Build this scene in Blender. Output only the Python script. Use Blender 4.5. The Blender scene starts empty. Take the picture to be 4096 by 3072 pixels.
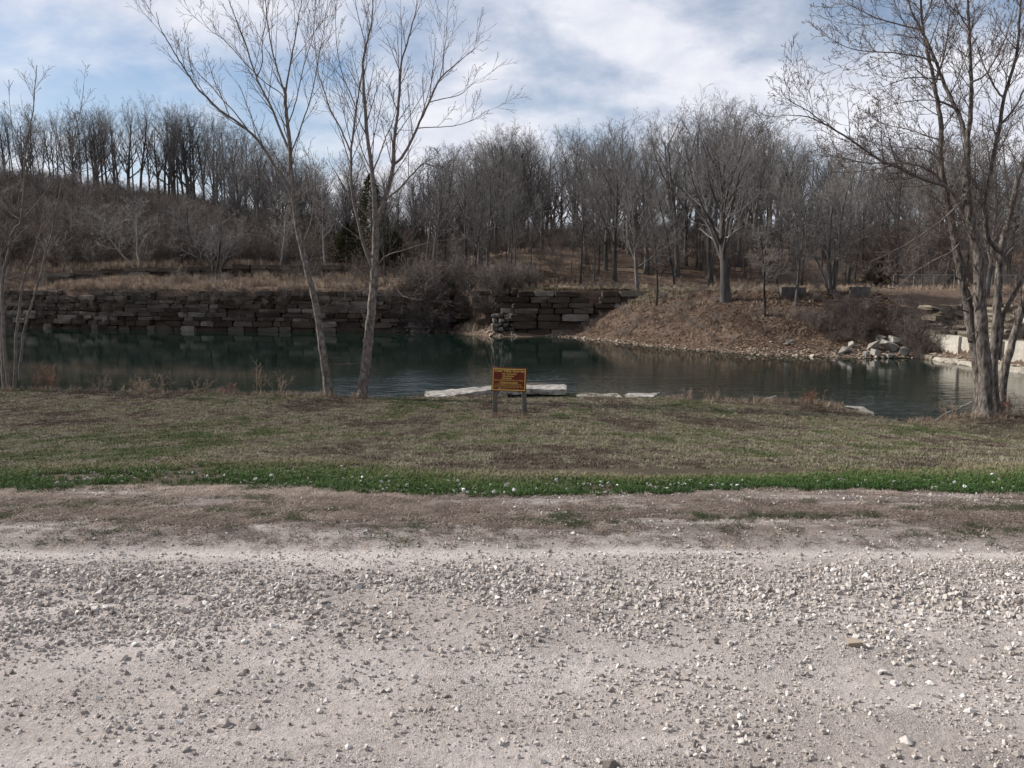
import bpy, bmesh, math, random
import numpy as np
from mathutils import Vector, Matrix, Euler

SC = bpy.context.scene
COL = SC.collection
random.seed(7)
R = math.radians

# ------------------------------------------------------------------ camera, sky, sun, exposure
F = 3094.0                       # focal length in photograph pixels (4096 wide)
CAMZ = 1.6
TH = math.atan((1536 - 1140) / F)
cam = bpy.data.cameras.new('camera')
cam.sensor_width = 36.0
cam.lens = 36.0 * F / 4096.0
cam.clip_start = 0.05
cam.clip_end = 3000.0
camo = bpy.data.objects.new('camera', cam)
COL.objects.link(camo)
camo.location = (0, 0, CAMZ)
camo.rotation_euler = (math.pi / 2 - TH, 0, 0)
SC.camera = camo

SUN_EL = R(34)
SUN_AZ = math.atan2(-0.93, 0.30)          # measured from +Y towards +X
SDIR = Vector((math.sin(SUN_AZ) * math.cos(SUN_EL), math.cos(SUN_AZ) * math.cos(SUN_EL), math.sin(SUN_EL)))
sl = bpy.data.lights.new('sun', 'SUN')
sl.energy = 4.9
sl.angle = R(0.9)
sl.color = (1.0, 0.95, 0.89)
so = bpy.data.objects.new('sun', sl)
COL.objects.link(so)
so.rotation_euler = (-SDIR).to_track_quat('-Z', 'Y').to_euler()

W = bpy.data.worlds.new('World')
SC.world = W
W.use_nodes = True
wn, wl = W.node_tree.nodes, W.node_tree.links
wn.clear()
wout = wn.new('ShaderNodeOutputWorld')
bg = wn.new('ShaderNodeBackground')
bg.inputs['Strength'].default_value = 0.075
sky = wn.new('ShaderNodeTexSky')
sky.sky_type = 'NISHITA'
sky.sun_disc = False
sky.sun_elevation = SUN_EL
sky.sun_rotation = SUN_AZ
sky.air_density = 1.0
sky.dust_density = 0.4
sky.ozone_density = 2.2
tc = wn.new('ShaderNodeTexCoord')
sep = wn.new('ShaderNodeSeparateXYZ')
wl.new(tc.outputs['Generated'], sep.inputs[0])
def wmath(op, a, b=None, clamp=False):
    n = wn.new('ShaderNodeMath'); n.operation = op; n.use_clamp = clamp
    for i, v in enumerate((a, b)):
        if v is None: continue
        if isinstance(v, (int, float)): n.inputs[i].default_value = v
        else: wl.new(v, n.inputs[i])
    return n.outputs[0]
zc = wmath('ADD', wmath('MAXIMUM', sep.outputs['Z'], 0.0), 0.42)
cmb = wn.new('ShaderNodeCombineXYZ')
wl.new(wmath('DIVIDE', sep.outputs['X'], zc), cmb.inputs['X'])
wl.new(wmath('MULTIPLY', wmath('DIVIDE', sep.outputs['Y'], zc), 1.15), cmb.inputs['Y'])
cmb.inputs['Z'].default_value = 3.7
def wnoise(scale, detail, rough, dist=0.0, off=(0, 0, 0)):
    m = wn.new('ShaderNodeMapping'); m.inputs['Location'].default_value = off
    wl.new(cmb.outputs[0], m.inputs['Vector'])
    n = wn.new('ShaderNodeTexNoise'); n.inputs['Scale'].default_value = scale
    n.inputs['Detail'].default_value = detail; n.inputs['Roughness'].default_value = rough
    n.inputs['Distortion'].default_value = dist
    wl.new(m.outputs[0], n.inputs['Vector'])
    return n.outputs['Fac']
big = wnoise(1.9, 3.0, 0.5, 0.25, (5.5, 5.5, 0))
fine = wnoise(6.5, 8.0, 0.58, 0.2, (3.1, 1.7, 0))
mixd = wmath('ADD', wmath('MULTIPLY', big, 0.78), wmath('MULTIPLY', fine, 0.26))
ramp = wn.new('ShaderNodeValToRGB')
ramp.color_ramp.elements[0].position = 0.385; ramp.color_ramp.elements[0].color = (0.08, 0.08, 0.08, 1)
ramp.color_ramp.elements[1].position = 0.57; ramp.color_ramp.elements[1].color = (1, 1, 1, 1)
wl.new(mixd, ramp.inputs[0])
ccol = wn.new('ShaderNodeValToRGB')            # cloud body: lilac grey to white
ccol.color_ramp.elements[0].position = 0.35; ccol.color_ramp.elements[0].color = (6.4, 6.7, 7.7, 1)
ccol.color_ramp.elements[1].position = 0.62; ccol.color_ramp.elements[1].color = (8.2, 8.3, 8.9, 1)
wl.new(fine, ccol.inputs[0])
mx = wn.new('ShaderNodeMix'); mx.data_type = 'RGBA'
veil = wmath('SUBTRACT', 0.85, wmath('MULTIPLY', wmath('MAXIMUM', sep.outputs['Z'], 0.0), 3.2), True)   # thin cloud thickening towards the horizon
wl.new(wmath('MAXIMUM', ramp.outputs[0], veil), mx.inputs[0])
wl.new(sky.outputs[0], mx.inputs[6])
wl.new(ccol.outputs[0], mx.inputs[7])
wl.new(mx.outputs[2], bg.inputs['Color'])
wl.new(bg.outputs[0], wout.inputs['Surface'])

SC.view_settings.view_transform = 'Standard'
SC.view_settings.look = 'None'
SC.view_settings.exposure = 0.57
SC.view_settings.gamma = 1.0
SC.view_settings.use_curve_mapping = False
SC.render.engine = 'CYCLES'
SC.cycles.max_bounces = 5

# ------------------------------------------------------------------ helpers
CT, ST = math.cos(TH), math.sin(TH)
def ray(sx, sy):
    u = (sx - 2048) / F; v = (1536 - sy) / F
    return (u, CT + v * ST, -ST + v * CT)
def at_depth(sx, sy, Y):
    d = ray(sx, sy); t = Y / d[1]
    return Vector((t * d[0], Y, CAMZ + t * d[2]))
def at_z(sx, sy, z):
    d = ray(sx, sy); t = (z - CAMZ) / d[2]
    return Vector((t * d[0], t * d[1], z))

def tag(o, label=None, cat=None, group=None, kind=None):
    if label: o['label'] = label
    if cat: o['category'] = cat
    if group: o['group'] = group
    if kind: o['kind'] = kind
    return o
def empty(name, loc=(0, 0, 0), rz=0.0):
    o = bpy.data.objects.new(name, None)
    o.empty_display_size = 0.2
    o.location = loc; o.rotation_euler = (0, 0, rz)
    COL.objects.link(o); return o
def link(name, me, parent=None, loc=None, rot=None, scale=None):
    o = bpy.data.objects.new(name, me)
    COL.objects.link(o)
    if parent: o.parent = parent
    if loc is not None: o.location = loc
    if rot is not None: o.rotation_euler = rot
    if scale is not None: o.scale = scale
    return o
def np_mesh(name, V, faces, mat=None, smooth=False):
    """faces: list of int arrays, each (n,k)"""
    me = bpy.data.meshes.new(name)
    V = np.asarray(V, dtype=np.float32)
    me.vertices.add(len(V)); me.vertices.foreach_set('co', V.ravel())
    fl = [np.asarray(f, dtype=np.int32) for f in faces if len(f)]
    loops = np.concatenate([f.ravel() for f in fl])
    tot = np.concatenate([np.full(len(f), f.shape[1], dtype=np.int32) for f in fl])
    st = np.concatenate([[0], np.cumsum(tot)[:-1]]).astype(np.int32)
    me.loops.add(len(loops)); me.loops.foreach_set('vertex_index', loops)
    me.polygons.add(len(tot)); me.polygons.foreach_set('loop_start', st); me.polygons.foreach_set('loop_total', tot)
    me.polygons.foreach_set('use_smooth', np.full(len(tot), smooth, dtype=bool))
    me.update(calc_edges=True); me.validate()
    if mat: me.materials.append(mat)
    return me
def bm_mesh(name, bm, mat=None, smooth=False):
    me = bpy.data.meshes.new(name); bm.to_mesh(me); bm.free()
    if smooth:
        for p in me.polygons: p.use_smooth = True
    if mat: me.materials.append(mat)
    return me

def _hash(ix, iy, seed):
    n = (ix.astype(np.int64) * 374761393 + iy.astype(np.int64) * 668265263 + seed * 1442695041) & 0xffffffff
    n = ((n ^ (n >> 13)) * 1274126177) & 0xffffffff
    return ((n ^ (n >> 16)) & 0xffff) / 65535.0
def vnoise(x, y, seed=0):
    x = np.asarray(x, float); y = np.asarray(y, float)
    ix = np.floor(x); iy = np.floor(y); fx = x - ix; fy = y - iy
    fx = fx * fx * (3 - 2 * fx); fy = fy * fy * (3 - 2 * fy)
    a = _hash(ix, iy, seed); b = _hash(ix + 1, iy, seed); c = _hash(ix, iy + 1, seed); d = _hash(ix + 1, iy + 1, seed)
    return (a * (1 - fx) + b * fx) * (1 - fy) + (c * (1 - fx) + d * fx) * fy
def fbm(x, y, seed=0, octv=4, gain=0.5):
    s = 0; a = 1; t = 0
    for i in range(octv):
        s = s + a * vnoise(x * 2 ** i, y * 2 ** i, seed + i * 17); t += a; a *= gain
    return s / t
def sstep(t):
    t = np.clip(t, 0, 1); return t * t * (3 - 2 * t)

# ---- materials
def principled(name, rough=0.9, spec=0.15):
    m = bpy.data.materials.new(name); m.use_nodes = True
    nt = m.node_tree; b = nt.nodes['Principled BSDF']
    b.inputs['Roughness'].default_value = rough
    b.inputs['Specular IOR Level'].default_value = spec
    return m, nt.nodes, nt.links, b
def ramp_node(N, cols):
    r = N.new('ShaderNodeValToRGB')
    e = r.color_ramp.elements
    while len(e) < len(cols): e.new(0.5)
    for i, (p, c) in enumerate(cols):
        e[i].position = p; e[i].color = (c[0], c[1], c[2], 1)
    return r
def tex_noise(N, L, src, scale, detail=4, rough=0.55, sc3=None):
    n = N.new('ShaderNodeTexNoise')
    n.inputs['Scale'].default_value = scale; n.inputs['Detail'].default_value = detail; n.inputs['Roughness'].default_value = rough
    if sc3:
        m = N.new('ShaderNodeMapping'); m.inputs['Scale'].default_value = sc3
        L.new(src, m.inputs['Vector']); src = m.outputs[0]
    L.new(src, n.inputs['Vector'])
    return n.outputs['Fac']
def mathn(N, L, op, a, b=None, clamp=False):
    n = N.new('ShaderNodeMath'); n.operation = op; n.use_clamp = clamp
    for i, v in enumerate((a, b)):
        if v is None: continue
        if isinstance(v, (int, float)): n.inputs[i].default_value = v
        else: L.new(v, n.inputs[i])
    return n.outputs[0]
def mixc(N, L, fac, a, b, typ='MIX'):
    n = N.new('ShaderNodeMix'); n.data_type = 'RGBA'; n.blend_type = typ
    for i, v in ((0, fac), (6, a), (7, b)):
        if isinstance(v, (int, float)): n.inputs[i].default_value = v
        elif isinstance(v, tuple): n.inputs[i].default_value = (v[0], v[1], v[2], 1)
        else: L.new(v, n.inputs[i])
    return n.outputs[2]
def bump(N, L, b, h, strength=0.5, dist=0.02):
    n = N.new('ShaderNodeBump'); n.inputs['Strength'].default_value = strength; n.inputs['Distance'].default_value = dist
    L.new(h, n.inputs['Height']); L.new(n.outputs[0], b.inputs['Normal'])
def coord(N, which):
    if which == 'pos':
        return N.new('ShaderNodeNewGeometry').outputs['Position']
    return N.new('ShaderNodeTexCoord').outputs['Object']
def noise_mat(name, cols, scale, which='obj', rough=0.9, detail=5, sc3=None, bumpd=0.0, bscale=None, vary=0.0, spec=0.15, cols2=None, scale2=None):
    m, N, L, b = principled(name, rough, spec)
    src = coord(N, which)
    f = tex_noise(N, L, src, scale, detail, 0.6, sc3)
    r = ramp_node(N, cols); L.new(f, r.inputs[0]); c = r.outputs[0]
    if cols2:
        f2 = tex_noise(N, L, src, scale2, 3, 0.6)
        r2 = ramp_node(N, cols2); L.new(f2, r2.inputs[0])
        c = mixc(N, L, 1.0, c, r2.outputs[0], 'MULTIPLY')
    if vary:
        oi = N.new('ShaderNodeObjectInfo')
        v = mathn(N, L, 'ADD', mathn(N, L, 'MULTIPLY', oi.outputs['Random'], 2 * vary), 1 - vary)
        hv = N.new('ShaderNodeHueSaturation'); L.new(v, hv.inputs['Value']); L.new(c, hv.inputs['Color']); c = hv.outputs[0]
    L.new(c, b.inputs['Base Color'])
    if bumpd:
        f3 = tex_noise(N, L, src, bscale or scale * 3, 6, 0.65, sc3)
        bump(N, L, b, f3, 0.8, bumpd)
    return m
def tint_mat(name, cols, rough=0.9, spec=0.1, attr='tint', gloss=0.0):
    """colour of each scattered piece, read from the attribute stored with the piece"""
    m, N, L, b = principled(name, rough, spec)
    a = N.new('ShaderNodeAttribute'); a.attribute_type = 'INSTANCER'; a.attribute_name = attr
    r = ramp_node(N, cols); L.new(a.outputs['Fac'], r.inputs[0])
    c = r.outputs[0]
    src = coord(N, 'pos')
    f = tex_noise(N, L, src, 60, 3, 0.6)
    c = mixc(N, L, 1.0, c, mathn(N, L, 'ADD', mathn(N, L, 'MULTIPLY', f, 0.8), 0.6), 'MULTIPLY')
    L.new(c, b.inputs['Base Color'])
    return m

# ---- geometry-node scatter: one object of mass stuff
def scatter(name, P, rot, scl, idx, tint, meshes, label, cat, kind='stuff', parent=None):
    P = np.asarray(P, np.float32)
    n = len(P)
    me = bpy.data.meshes.new(name)
    me.vertices.add(n); me.vertices.foreach_set('co', P.ravel())
    def att(nm, typ, data, key):
        a = me.attributes.new(nm, typ, 'POINT'); a.data.foreach_set(key, np.ascontiguousarray(data).ravel())
    att('rot', 'FLOAT_VECTOR', np.asarray(rot, np.float32), 'vector')
    s = np.asarray(scl, np.float32)
    if s.ndim == 1: s = np.repeat(s[:, None], 3, 1)
    att('scl', 'FLOAT_VECTOR', s, 'vector')
    att('pick', 'INT', np.asarray(idx, np.int32), 'value')
    att('tint', 'FLOAT', np.asarray(tint, np.float32), 'value')
    me.update()
    src = bpy.data.collections.new(name + '_pieces')
    for i, m in enumerate(meshes):
        o = bpy.data.objects.new('%s_piece_%02d' % (name, i), m); src.objects.link(o)
    ng = bpy.data.node_groups.new(name, 'GeometryNodeTree')
    ng.interface.new_socket('Geometry', in_out='INPUT', socket_type='NodeSocketGeometry')
    ng.interface.new_socket('Geometry', in_out='OUTPUT', socket_type='NodeSocketGeometry')
    N, L = ng.nodes, ng.links
    gi = N.new('NodeGroupInput'); go = N.new('NodeGroupOutput')
    ci = N.new('GeometryNodeCollectionInfo'); ci.inputs['Collection'].default_value = src
    ci.inputs['Separate Children'].default_value = True; ci.inputs['Reset Children'].default_value = True
    iop = N.new('GeometryNodeInstanceOnPoints')
    iop.inputs['Pick Instance'].default_value = True
    def na(nm, typ):
        q = N.new('GeometryNodeInputNamedAttribute'); q.data_type = typ; q.inputs['Name'].default_value = nm
        return q.outputs['Attribute']
    L.new(gi.outputs[0], iop.inputs['Points']); L.new(ci.outputs[0], iop.inputs['Instance'])
    L.new(na('pick', 'INT'), iop.inputs['Instance Index'])
    L.new(na('rot', 'FLOAT_VECTOR'), iop.inputs['Rotation'])
    L.new(na('scl', 'FLOAT_VECTOR'), iop.inputs['Scale'])
    L.new(iop.outputs[0], go.inputs[0])
    o = link(name, me, parent)
    md = o.modifiers.new('scatter', 'NODES'); md.node_group = ng
    if parent is None: tag(o, label, cat)
    o['kind'] = kind
    return o

# ---- tubes
def tubes(branches, sides):
    """branches: list of (pts list, radii list); sides: int -> verts, quads"""
    groups = {}
    for p, r in branches:
        groups.setdefault(len(p), []).append((p, r))
    VS, FS, off = [], [], 0
    ang = np.arange(sides) * 2 * math.pi / sides
    ca, sa = np.cos(ang), np.sin(ang)
    for n, lst in groups.items():
        Pn = np.array([[tuple(q) for q in p] for p, r in lst]); Rn = np.array([r for p, r in lst])
        T = np.empty_like(Pn)
        T[:, 1:-1] = Pn[:, 2:] - Pn[:, :-2]; T[:, 0] = Pn[:, 1] - Pn[:, 0]; T[:, -1] = Pn[:, -1] - Pn[:, -2]
        T /= np.linalg.norm(T, axis=2, keepdims=True) + 1e-9
        mean = Pn[:, -1] - Pn[:, 0]
        ax = np.argmin(np.abs(mean), axis=1)
        ref = np.eye(3)[ax][:, None, :]
        A = np.cross(T, np.broadcast_to(ref, T.shape)); A /= np.linalg.norm(A, axis=2, keepdims=True) + 1e-9
        B = np.cross(T, A)
        ring = Pn[:, :, None, :] + Rn[:, :, None, None] * (A[:, :, None, :] * ca[None, None, :, None] + B[:, :, None, :] * sa[None, None, :, None])
        b = len(lst)
        VS.append(ring.reshape(-1, 3))
        i0 = (np.arange(b)[:, None, None] * n + np.arange(n - 1)[None, :, None]) * sides
        k = np.arange(sides)[None, None, :]; k2 = (k + 1) % sides
        q = np.stack([i0 + k, i0 + k2, i0 + sides + k2, i0 + sides + k], axis=-1).reshape(-1, 4) + off
        FS.append(q); off += b * n * sides
    return np.concatenate(VS), np.concatenate(FS)
def tube_mesh(name, groups, mat):
    """groups: list of (branches, sides)"""
    V, Fq, off = [], [], 0
    for br, s in groups:
        if not br: continue
        v, f = tubes(br, s); V.append(v); Fq.append(f + off); off += len(v)
    return np_mesh(name, np.concatenate(V), [np.concatenate(Fq)], mat, True)

def vperp(d, az):
    a = d.cross(Vector((0, 0, 1))) if abs(d.z) < 0.95 else d.cross(Vector((1, 0, 0)))
    a.normalize(); b = d.cross(a)
    return a * math.cos(az) + b * math.sin(az)
def grow(out, rng, p, d, L, r, lv, P):
    n = P['seg'][lv]; st = L / n; w = P['wan'][lv]; up = P['up'][lv]
    pts = [p]; rs = [r]; ds = []
    tap = P['tap'][lv]
    for i in range(n):
        d = (d + Vector((rng.gauss(0, w), rng.gauss(0, w), rng.gauss(0, w) + up))).normalized()
        p = p + d * st
        pts.append(p); ds.append(d); rs.append(max(P['rmin'], r * (1 - (i + 1) / n * (1 - tap))))
    out.append((lv, pts, rs))
    if lv < P['max']:
        k = P['n'][lv]; s0 = P['start'][lv]; az = rng.random() * 6.28
        for j in range(k):
            t = s0 + (1 - s0) * (j + rng.random() * 0.9) / k
            x = min(t * n, n - 1e-4); i = int(x); fr = x - i
            base = pts[i].lerp(pts[i + 1], fr); rr = rs[i] * (1 - fr) + rs[i + 1] * fr
            az += 2.4 + rng.gauss(0, 0.4)
            an = R(P['ang'][lv] + rng.gauss(0, 8))
            cd = ds[i] * math.cos(an) + vperp(ds[i], az) * math.sin(an)
            cl = L * P['lr'][lv] * (1 - P['fall'][lv] * t) * rng.uniform(0.7, 1.2)
            grow(out, rng, base, cd, cl, max(P['rmin'], rr * P['rr'][lv]), lv + 1, P)
def by_level(out, lo, hi):
    return [(p, r) for lv, p, r in out if lo <= lv <= hi]

# ------------------------------------------------------------------ near ground heights
EDGE = [(-900, 1560, -2.05), (0, 1560, -2.05), (400, 1565, -2.05), (800, 1568, -2.05), (1000, 1573, -2.05), (1300, 1585, -2.05), (1500, 1594, -2.05),
        (1700, 1590, -2.05), (1900, 1580, -2.02), (2270, 1575, -2.0), (2450, 1580, -2.0), (2620, 1586, -2.0), (2800, 1600, -2.0),
        (3000, 1604, -2.0), (3200, 1608, -2.0), (3330, 1618, -2.08), (3420, 1645, -2.2), (3500, 1668, -2.35), (3600, 1686, -2.48),
        (3700, 1682, -2.45), (3780, 1668, -2.3), (3850, 1660, -2.2), (4096, 1660, -2.2), (5000, 1660, -2.2)]
_e = [at_z(a, b, c) for a, b, c in EDGE]
EX = np.array([v.x for v in _e]); EY = np.array([v.y for v in _e]); EZ = np.array([v.z for v in _e])
def edgeY(x): return np.interp(x, EX, EY)
def edgeZ(x): return np.interp(x, EX, EZ)
def Hn(x, y):
    x = np.asarray(x, float); y = np.asarray(y, float)
    ye = edgeY(x) + 0.25 * (fbm(x * 0.9, x * 0 + 3.3, 5) - 0.5); ze = edgeZ(x)
    t = np.clip((y - 8.5) / (ye - 8.5), 0, 1)
    z = -0.35 * np.clip((y - 5) / 3.5, 0, 1) ** 1.6
    z = z + np.where(y > 8.5, (ze + 0.35) * (1 - (1 - t) ** 1.8), 0)
    z = z + 0.10 * (fbm(x * 0.35, y * 0.35, 11) - 0.5) * np.clip((y - 6) / 4, 0, 1)
    s = y - ye
    z = np.where(s > 0, z - 1.3 * sstep(s / 0.5) - 0.25 * np.clip(s, 0, 6), z)
    # the lane: wheel ruts running along x and small humps
    road = np.clip((6.2 - y) / 0.6, 0, 1)
    z = z + road * (0.030 * (fbm(x * 0.5, y * 1.6, 21) - 0.5) + 0.022 * (fbm(x * 1.3, y * 4.5, 22) - 0.5) + 0.018 * (fbm(x * 5, y * 7, 23, 3) - 0.5))
    z = z - road * 0.03 * np.exp(-((y - 4.62) / 0.16) ** 2) - road * 0.02 * np.exp(-((y - 3.0) / 0.3) ** 2)
    return z
def hz(x, y): return float(Hn(np.array([x]), np.array([y]))[0])
def hit(sx, sy):
    d = ray(sx, sy); ys = np.arange(1.5, 32, 0.02); t = ys / d[1]
    X = t * d[0]; Z = CAMZ + t * d[2]; gap = Z - Hn(X, ys)
    gap[ys > edgeY(X) + 0.1] = 99.0
    k = np.argmax(gap <= 0) if (gap <= 0).any() else np.argmin(gap)     # else the brink of the bank
    return Vector((X[k], ys[k], float(Hn(X[k:k + 1], ys[k:k + 1])[0])))
def bandY(pairs):
    q = [hit(a, b) for a, b in pairs]
    return np.array([v.x for v in q]), np.array([v.y for v in q])
_bx, _by = bandY([(0, 1962), (400, 1955), (1000, 1940), (1350, 1962), (1700, 1985), (2048, 1988), (2600, 1972), (3000, 1952), (3500, 1958), (4096, 1975)])
_gx, _gy = bandY([(0, 1868), (500, 1862), (1000, 1852), (1400, 1856), (1700, 1885), (2048, 1905), (2600, 1915), (3000, 1902), (3400, 1882), (4096, 1872)])
def stripY(x): return np.interp(x, _bx, _by)
def greenY(x): return np.interp(x, _gx, _gy)

# ------------------------------------------------------------------ far ground heights
WATER = -2.6
SHORE = [(-700, 1302), (0, 1308), (500, 1320), (1000, 1326), (1500, 1331), (1640, 1330), (1800, 1330), (1950, 1346), (2060, 1348), (2180, 1346), (2300, 1352),
         (2600, 1385), (2800, 1402), (3000, 1419), (3200, 1425), (3450, 1434), (3650, 1435)]
_s = [at_z(a, b, WATER) for a, b in SHORE]
SX = np.array([v.x for v in _s]); SY = np.array([v.y for v in _s])
def shoreY(x): return np.interp(x, SX, SY)
RW = [(3700, 1437), (3800, 1452), (3900, 1469), (4000, 1482), (4096, 1494)]
_r = [at_z(a, b, WATER) for a, b in RW]
RWX = np.array([_r[4].x + 6.0, _r[4].x + 2.2] + [v.x for v in _r[::-1]]); RWY = np.array([18.0, 30.0] + [v.y for v in _r[::-1]])
def wallX(y): return np.interp(y, RWY, RWX)
CORNER_Y = 64.6
def Hf(x, y):
    x = np.asarray(x, float); y = np.asarray(y, float)
    a = x / np.maximum(y, 1)
    ys = shoreY(x) + 0.5 * (fbm(x * 0.5, x * 0 + 1.0, 31) - 0.5) * (x > -8)
    s = y - ys
    und = 0.5 * (fbm(x * 0.12, y * 0.12, 41) - 0.5)
    # upland behind the edge
    tl = np.clip(s, 0, 10)
    left = 1.1 + 0.12 * tl + und * np.clip(s / 6, 0, 1)
    led = sstep((y - (83 + 1.5 * (fbm(x * 0.1, x * 0, 51) - 0.5))) / 0.5) * 1.3 * sstep((-x - 8) / 6)
    Rg = np.interp(a, [-1.0, -.66, -.5, -.4, -.34, -.18, 0, .3, 1], [23, 21.6, 18.6, 16.2, 13.8, 10.5, 9.5, 9, 9])
    hl = np.clip((y - 84) / 66.0, 0, 1)
    left = left + led + (Rg - 3.6) * hl ** 0.95
    right = 1.12 + 0.02 * np.clip(y - 60, 0, 10) + und * 0.5
    right = right + 3.6 * sstep((y - 69.5) / 18) + (Rg - 4.9) * np.clip((y - 80) / 70, 0, 1)
    wl_ = sstep((-a + 0.02) / 0.16)
    zh = left * wl_ + right * (1 - wl_)
    zh = zh - 0.05 * np.clip(y - 152, 0, 60)
    under = np.clip(-s, 0, 4)
    base = WATER - 0.05 - 0.5 * under
    fA = sstep((s - 0.45) / 0.5)
    tB = np.clip(s / 6.0, 0, 1)
    fB = np.interp(tB, [0, .3, .42, .56, 1], [0.0, .15, .27, .9, 1])
    tM = np.clip(s * np.interp(x, [1, 4, 9.5, 13, 16], [.9, .72, .72, .85, 1]) / 11.0, 0, 1)
    fM = np.interp(tM, [0, .12, .25, .31, .5, .75, 1.0], [0, .10, .23, .35, .55, .80, 1])
    fM = fM + 0.05 * (fbm(x * 0.7, y * 0.7, 61) - 0.5) * np.clip(s / 2, 0, 1)
    cw = sstep((y - CORNER_Y) / 0.5) * (x > 0.2) * (x < 9.9)
    wA = sstep((-x - 6.2) / 0.8)
    wM = sstep((x - 0.0) / 1.5)
    f = fA * wA + (1 - wA) * (fB * (1 - wM) + fM * wM)
    f = np.maximum(f, cw)
    z = base + (zh - base) * f
    s2 = x - wallX(y)
    zr = np.interp(s2, [-6, -0.02, 0.15, 0.9, 1.0, 1.3, 3.0, 3.2, 3.6, 9, 12], [-4.5, -2.7, -2.35, -2.3, -2.2, -1.25, -1.15, -1.0, -0.1, 1.1, 1.3])
    zr = zr + 0.2 * (fbm(x * 0.8, y * 0.8, 71) - 0.5) * (s2 > 0)
    m = (x > 20) & (y < 60)
    zr2 = zr * 1.0
    z = np.where(m & (s2 > -6), np.where(y < 44.5, zr2, np.maximum(z, np.minimum(zr2, -2.6 + (y - 44.5) * 0.9 + (s2 > 0) * 2))), z)
    z = z + np.where((f > 0.9) & (y > 68), 0.25 * (fbm(x * 0.6, y * 0.6, 81) - 0.5), 0)
    return z
def hf(x, y): return float(Hf(np.array([x]), np.array([y]))[0])
def hitf(sx, sy, y0=38.0, y1=170.0):
    d = ray(sx, sy); ys = np.arange(y0, y1, 0.05); t = ys / d[1]
    X = t * d[0]; Z = CAMZ + t * d[2]; k = np.argmax(Z <= Hf(X, ys))
    return Vector((X[k], ys[k], float(Hf(X[k:k + 1], ys[k:k + 1])[0])))

# ------------------------------------------------------------------ ground materials
def grid_mesh(name, X, Y, Z, mat):
    r, c = X.shape
    V = np.stack([X, Y, Z], -1).reshape(-1, 3)
    i = np.arange(r - 1)[:, None] * c + np.arange(c - 1)[None, :]
    q = np.stack([i, i + 1, i + c + 1, i + c], -1).reshape(-1, 4)
    return np_mesh(name, V, [q], mat, True)

m, N, L, b = principled('road_dust', 0.95, 0.1)
src = coord(N, 'pos')
f1 = tex_noise(N, L, src, 1.1, 6, 0.6, (0.45, 1.4, 1))
f2 = tex_noise(N, L, src, 26, 8, 0.7)
f3 = tex_noise(N, L, src, 120, 4, 0.7)
r1 = ramp_node(N, [(0.30, (0.285, 0.248, 0.224)), (0.5, (0.36, 0.319, 0.294)), (0.68, (0.44, 0.398, 0.371))]); L.new(f1, r1.inputs[0])
c = mixc(N, L, 1.0, r1.outputs[0], mathn(N, L, 'ADD', mathn(N, L, 'MULTIPLY', f2, 1.3), 0.34), 'MULTIPLY')
c = mixc(N, L, 1.0, c, mathn(N, L, 'ADD', mathn(N, L, 'MULTIPLY', f3, 1.5), 0.25), 'MULTIPLY')
vo = N.new('ShaderNodeTexVoronoi'); vo.inputs['Scale'].default_value = 130.0; vo.inputs['Randomness'].default_value = 1.0
dn = N.new('ShaderNodeVectorMath'); dn.operation = 'MULTIPLY_ADD'
nz_ = N.new('ShaderNodeTexNoise'); nz_.inputs['Scale'].default_value = 40; L.new(src, nz_.inputs['Vector'])
L.new(nz_.outputs['Color'], dn.inputs[0]); dn.inputs[1].default_value = (.05, .05, .05); L.new(src, dn.inputs[2])
L.new(dn.outputs[0], vo.inputs['Vector'])
gm = tex_noise(N, L, src, 2.3, 4, 0.6)
grit = ramp_node(N, [(0.40, (0.12, 0.12, 0.12)), (0.62, (1, 1, 1))]); L.new(gm, grit.inputs[0])
vs_ = N.new('ShaderNodeSeparateColor'); L.new(vo.outputs['Color'], vs_.inputs[0])
c = mixc(N, L, mathn(N, L, 'MULTIPLY', grit.outputs[0], 0.8), c, mathn(N, L, 'ADD', mathn(N, L, 'MULTIPLY', vs_.outputs[0], 0.62), 0.66), 'MULTIPLY')
# trodden dead-grass verge between the lane and the mown strip
sp = N.new('ShaderNodeSeparateXYZ'); L.new(src, sp.inputs[0])
fd = tex_noise(N, L, src, 3.2, 7, 0.68, (0.35, 1.5, 1))
verge = mathn(N, L, 'MULTIPLY', mathn(N, L, 'SUBTRACT', sp.outputs['Y'], 4.55), 2.2, True)
rr = ramp_node(N, [(0.36, (0, 0, 0)), (0.52, (1, 1, 1))]); L.new(fd, rr.inputs[0])
c = mixc(N, L, mathn(N, L, 'MULTIPLY', mathn(N, L, 'MULTIPLY', rr.outputs[0], verge), 0.92), c, (0.10, 0.075, 0.062))
wob = tex_noise(N, L, src, 0.9, 3, 0.5, (0.5, 0.0, 1))
yw = mathn(N, L, 'ADD', sp.outputs['Y'], mathn(N, L, 'MULTIPLY', mathn(N, L, 'SUBTRACT', wob, 0.5), 0.35))
def band(c0, wd):
    q = mathn(N, L, 'DIVIDE', mathn(N, L, 'SUBTRACT', yw, c0), wd)
    return mathn(N, L, 'EXPONENT', mathn(N, L, 'MULTIPLY', mathn(N, L, 'MULTIPLY', q, q), -1.0))
streak = tex_noise(N, L, src, 2.0, 5, 0.65, (0.22, 2.6, 1))
sr = ramp_node(N, [(0.40, (0, 0, 0)), (0.60, (1, 1, 1))]); L.new(streak, sr.inputs[0])
packed = mathn(N, L, 'ADD', mathn(N, L, 'MULTIPLY', band(4.52, 0.10), 0.9), mathn(N, L, 'MULTIPLY', band(3.05, 0.35), 0.35))
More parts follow.
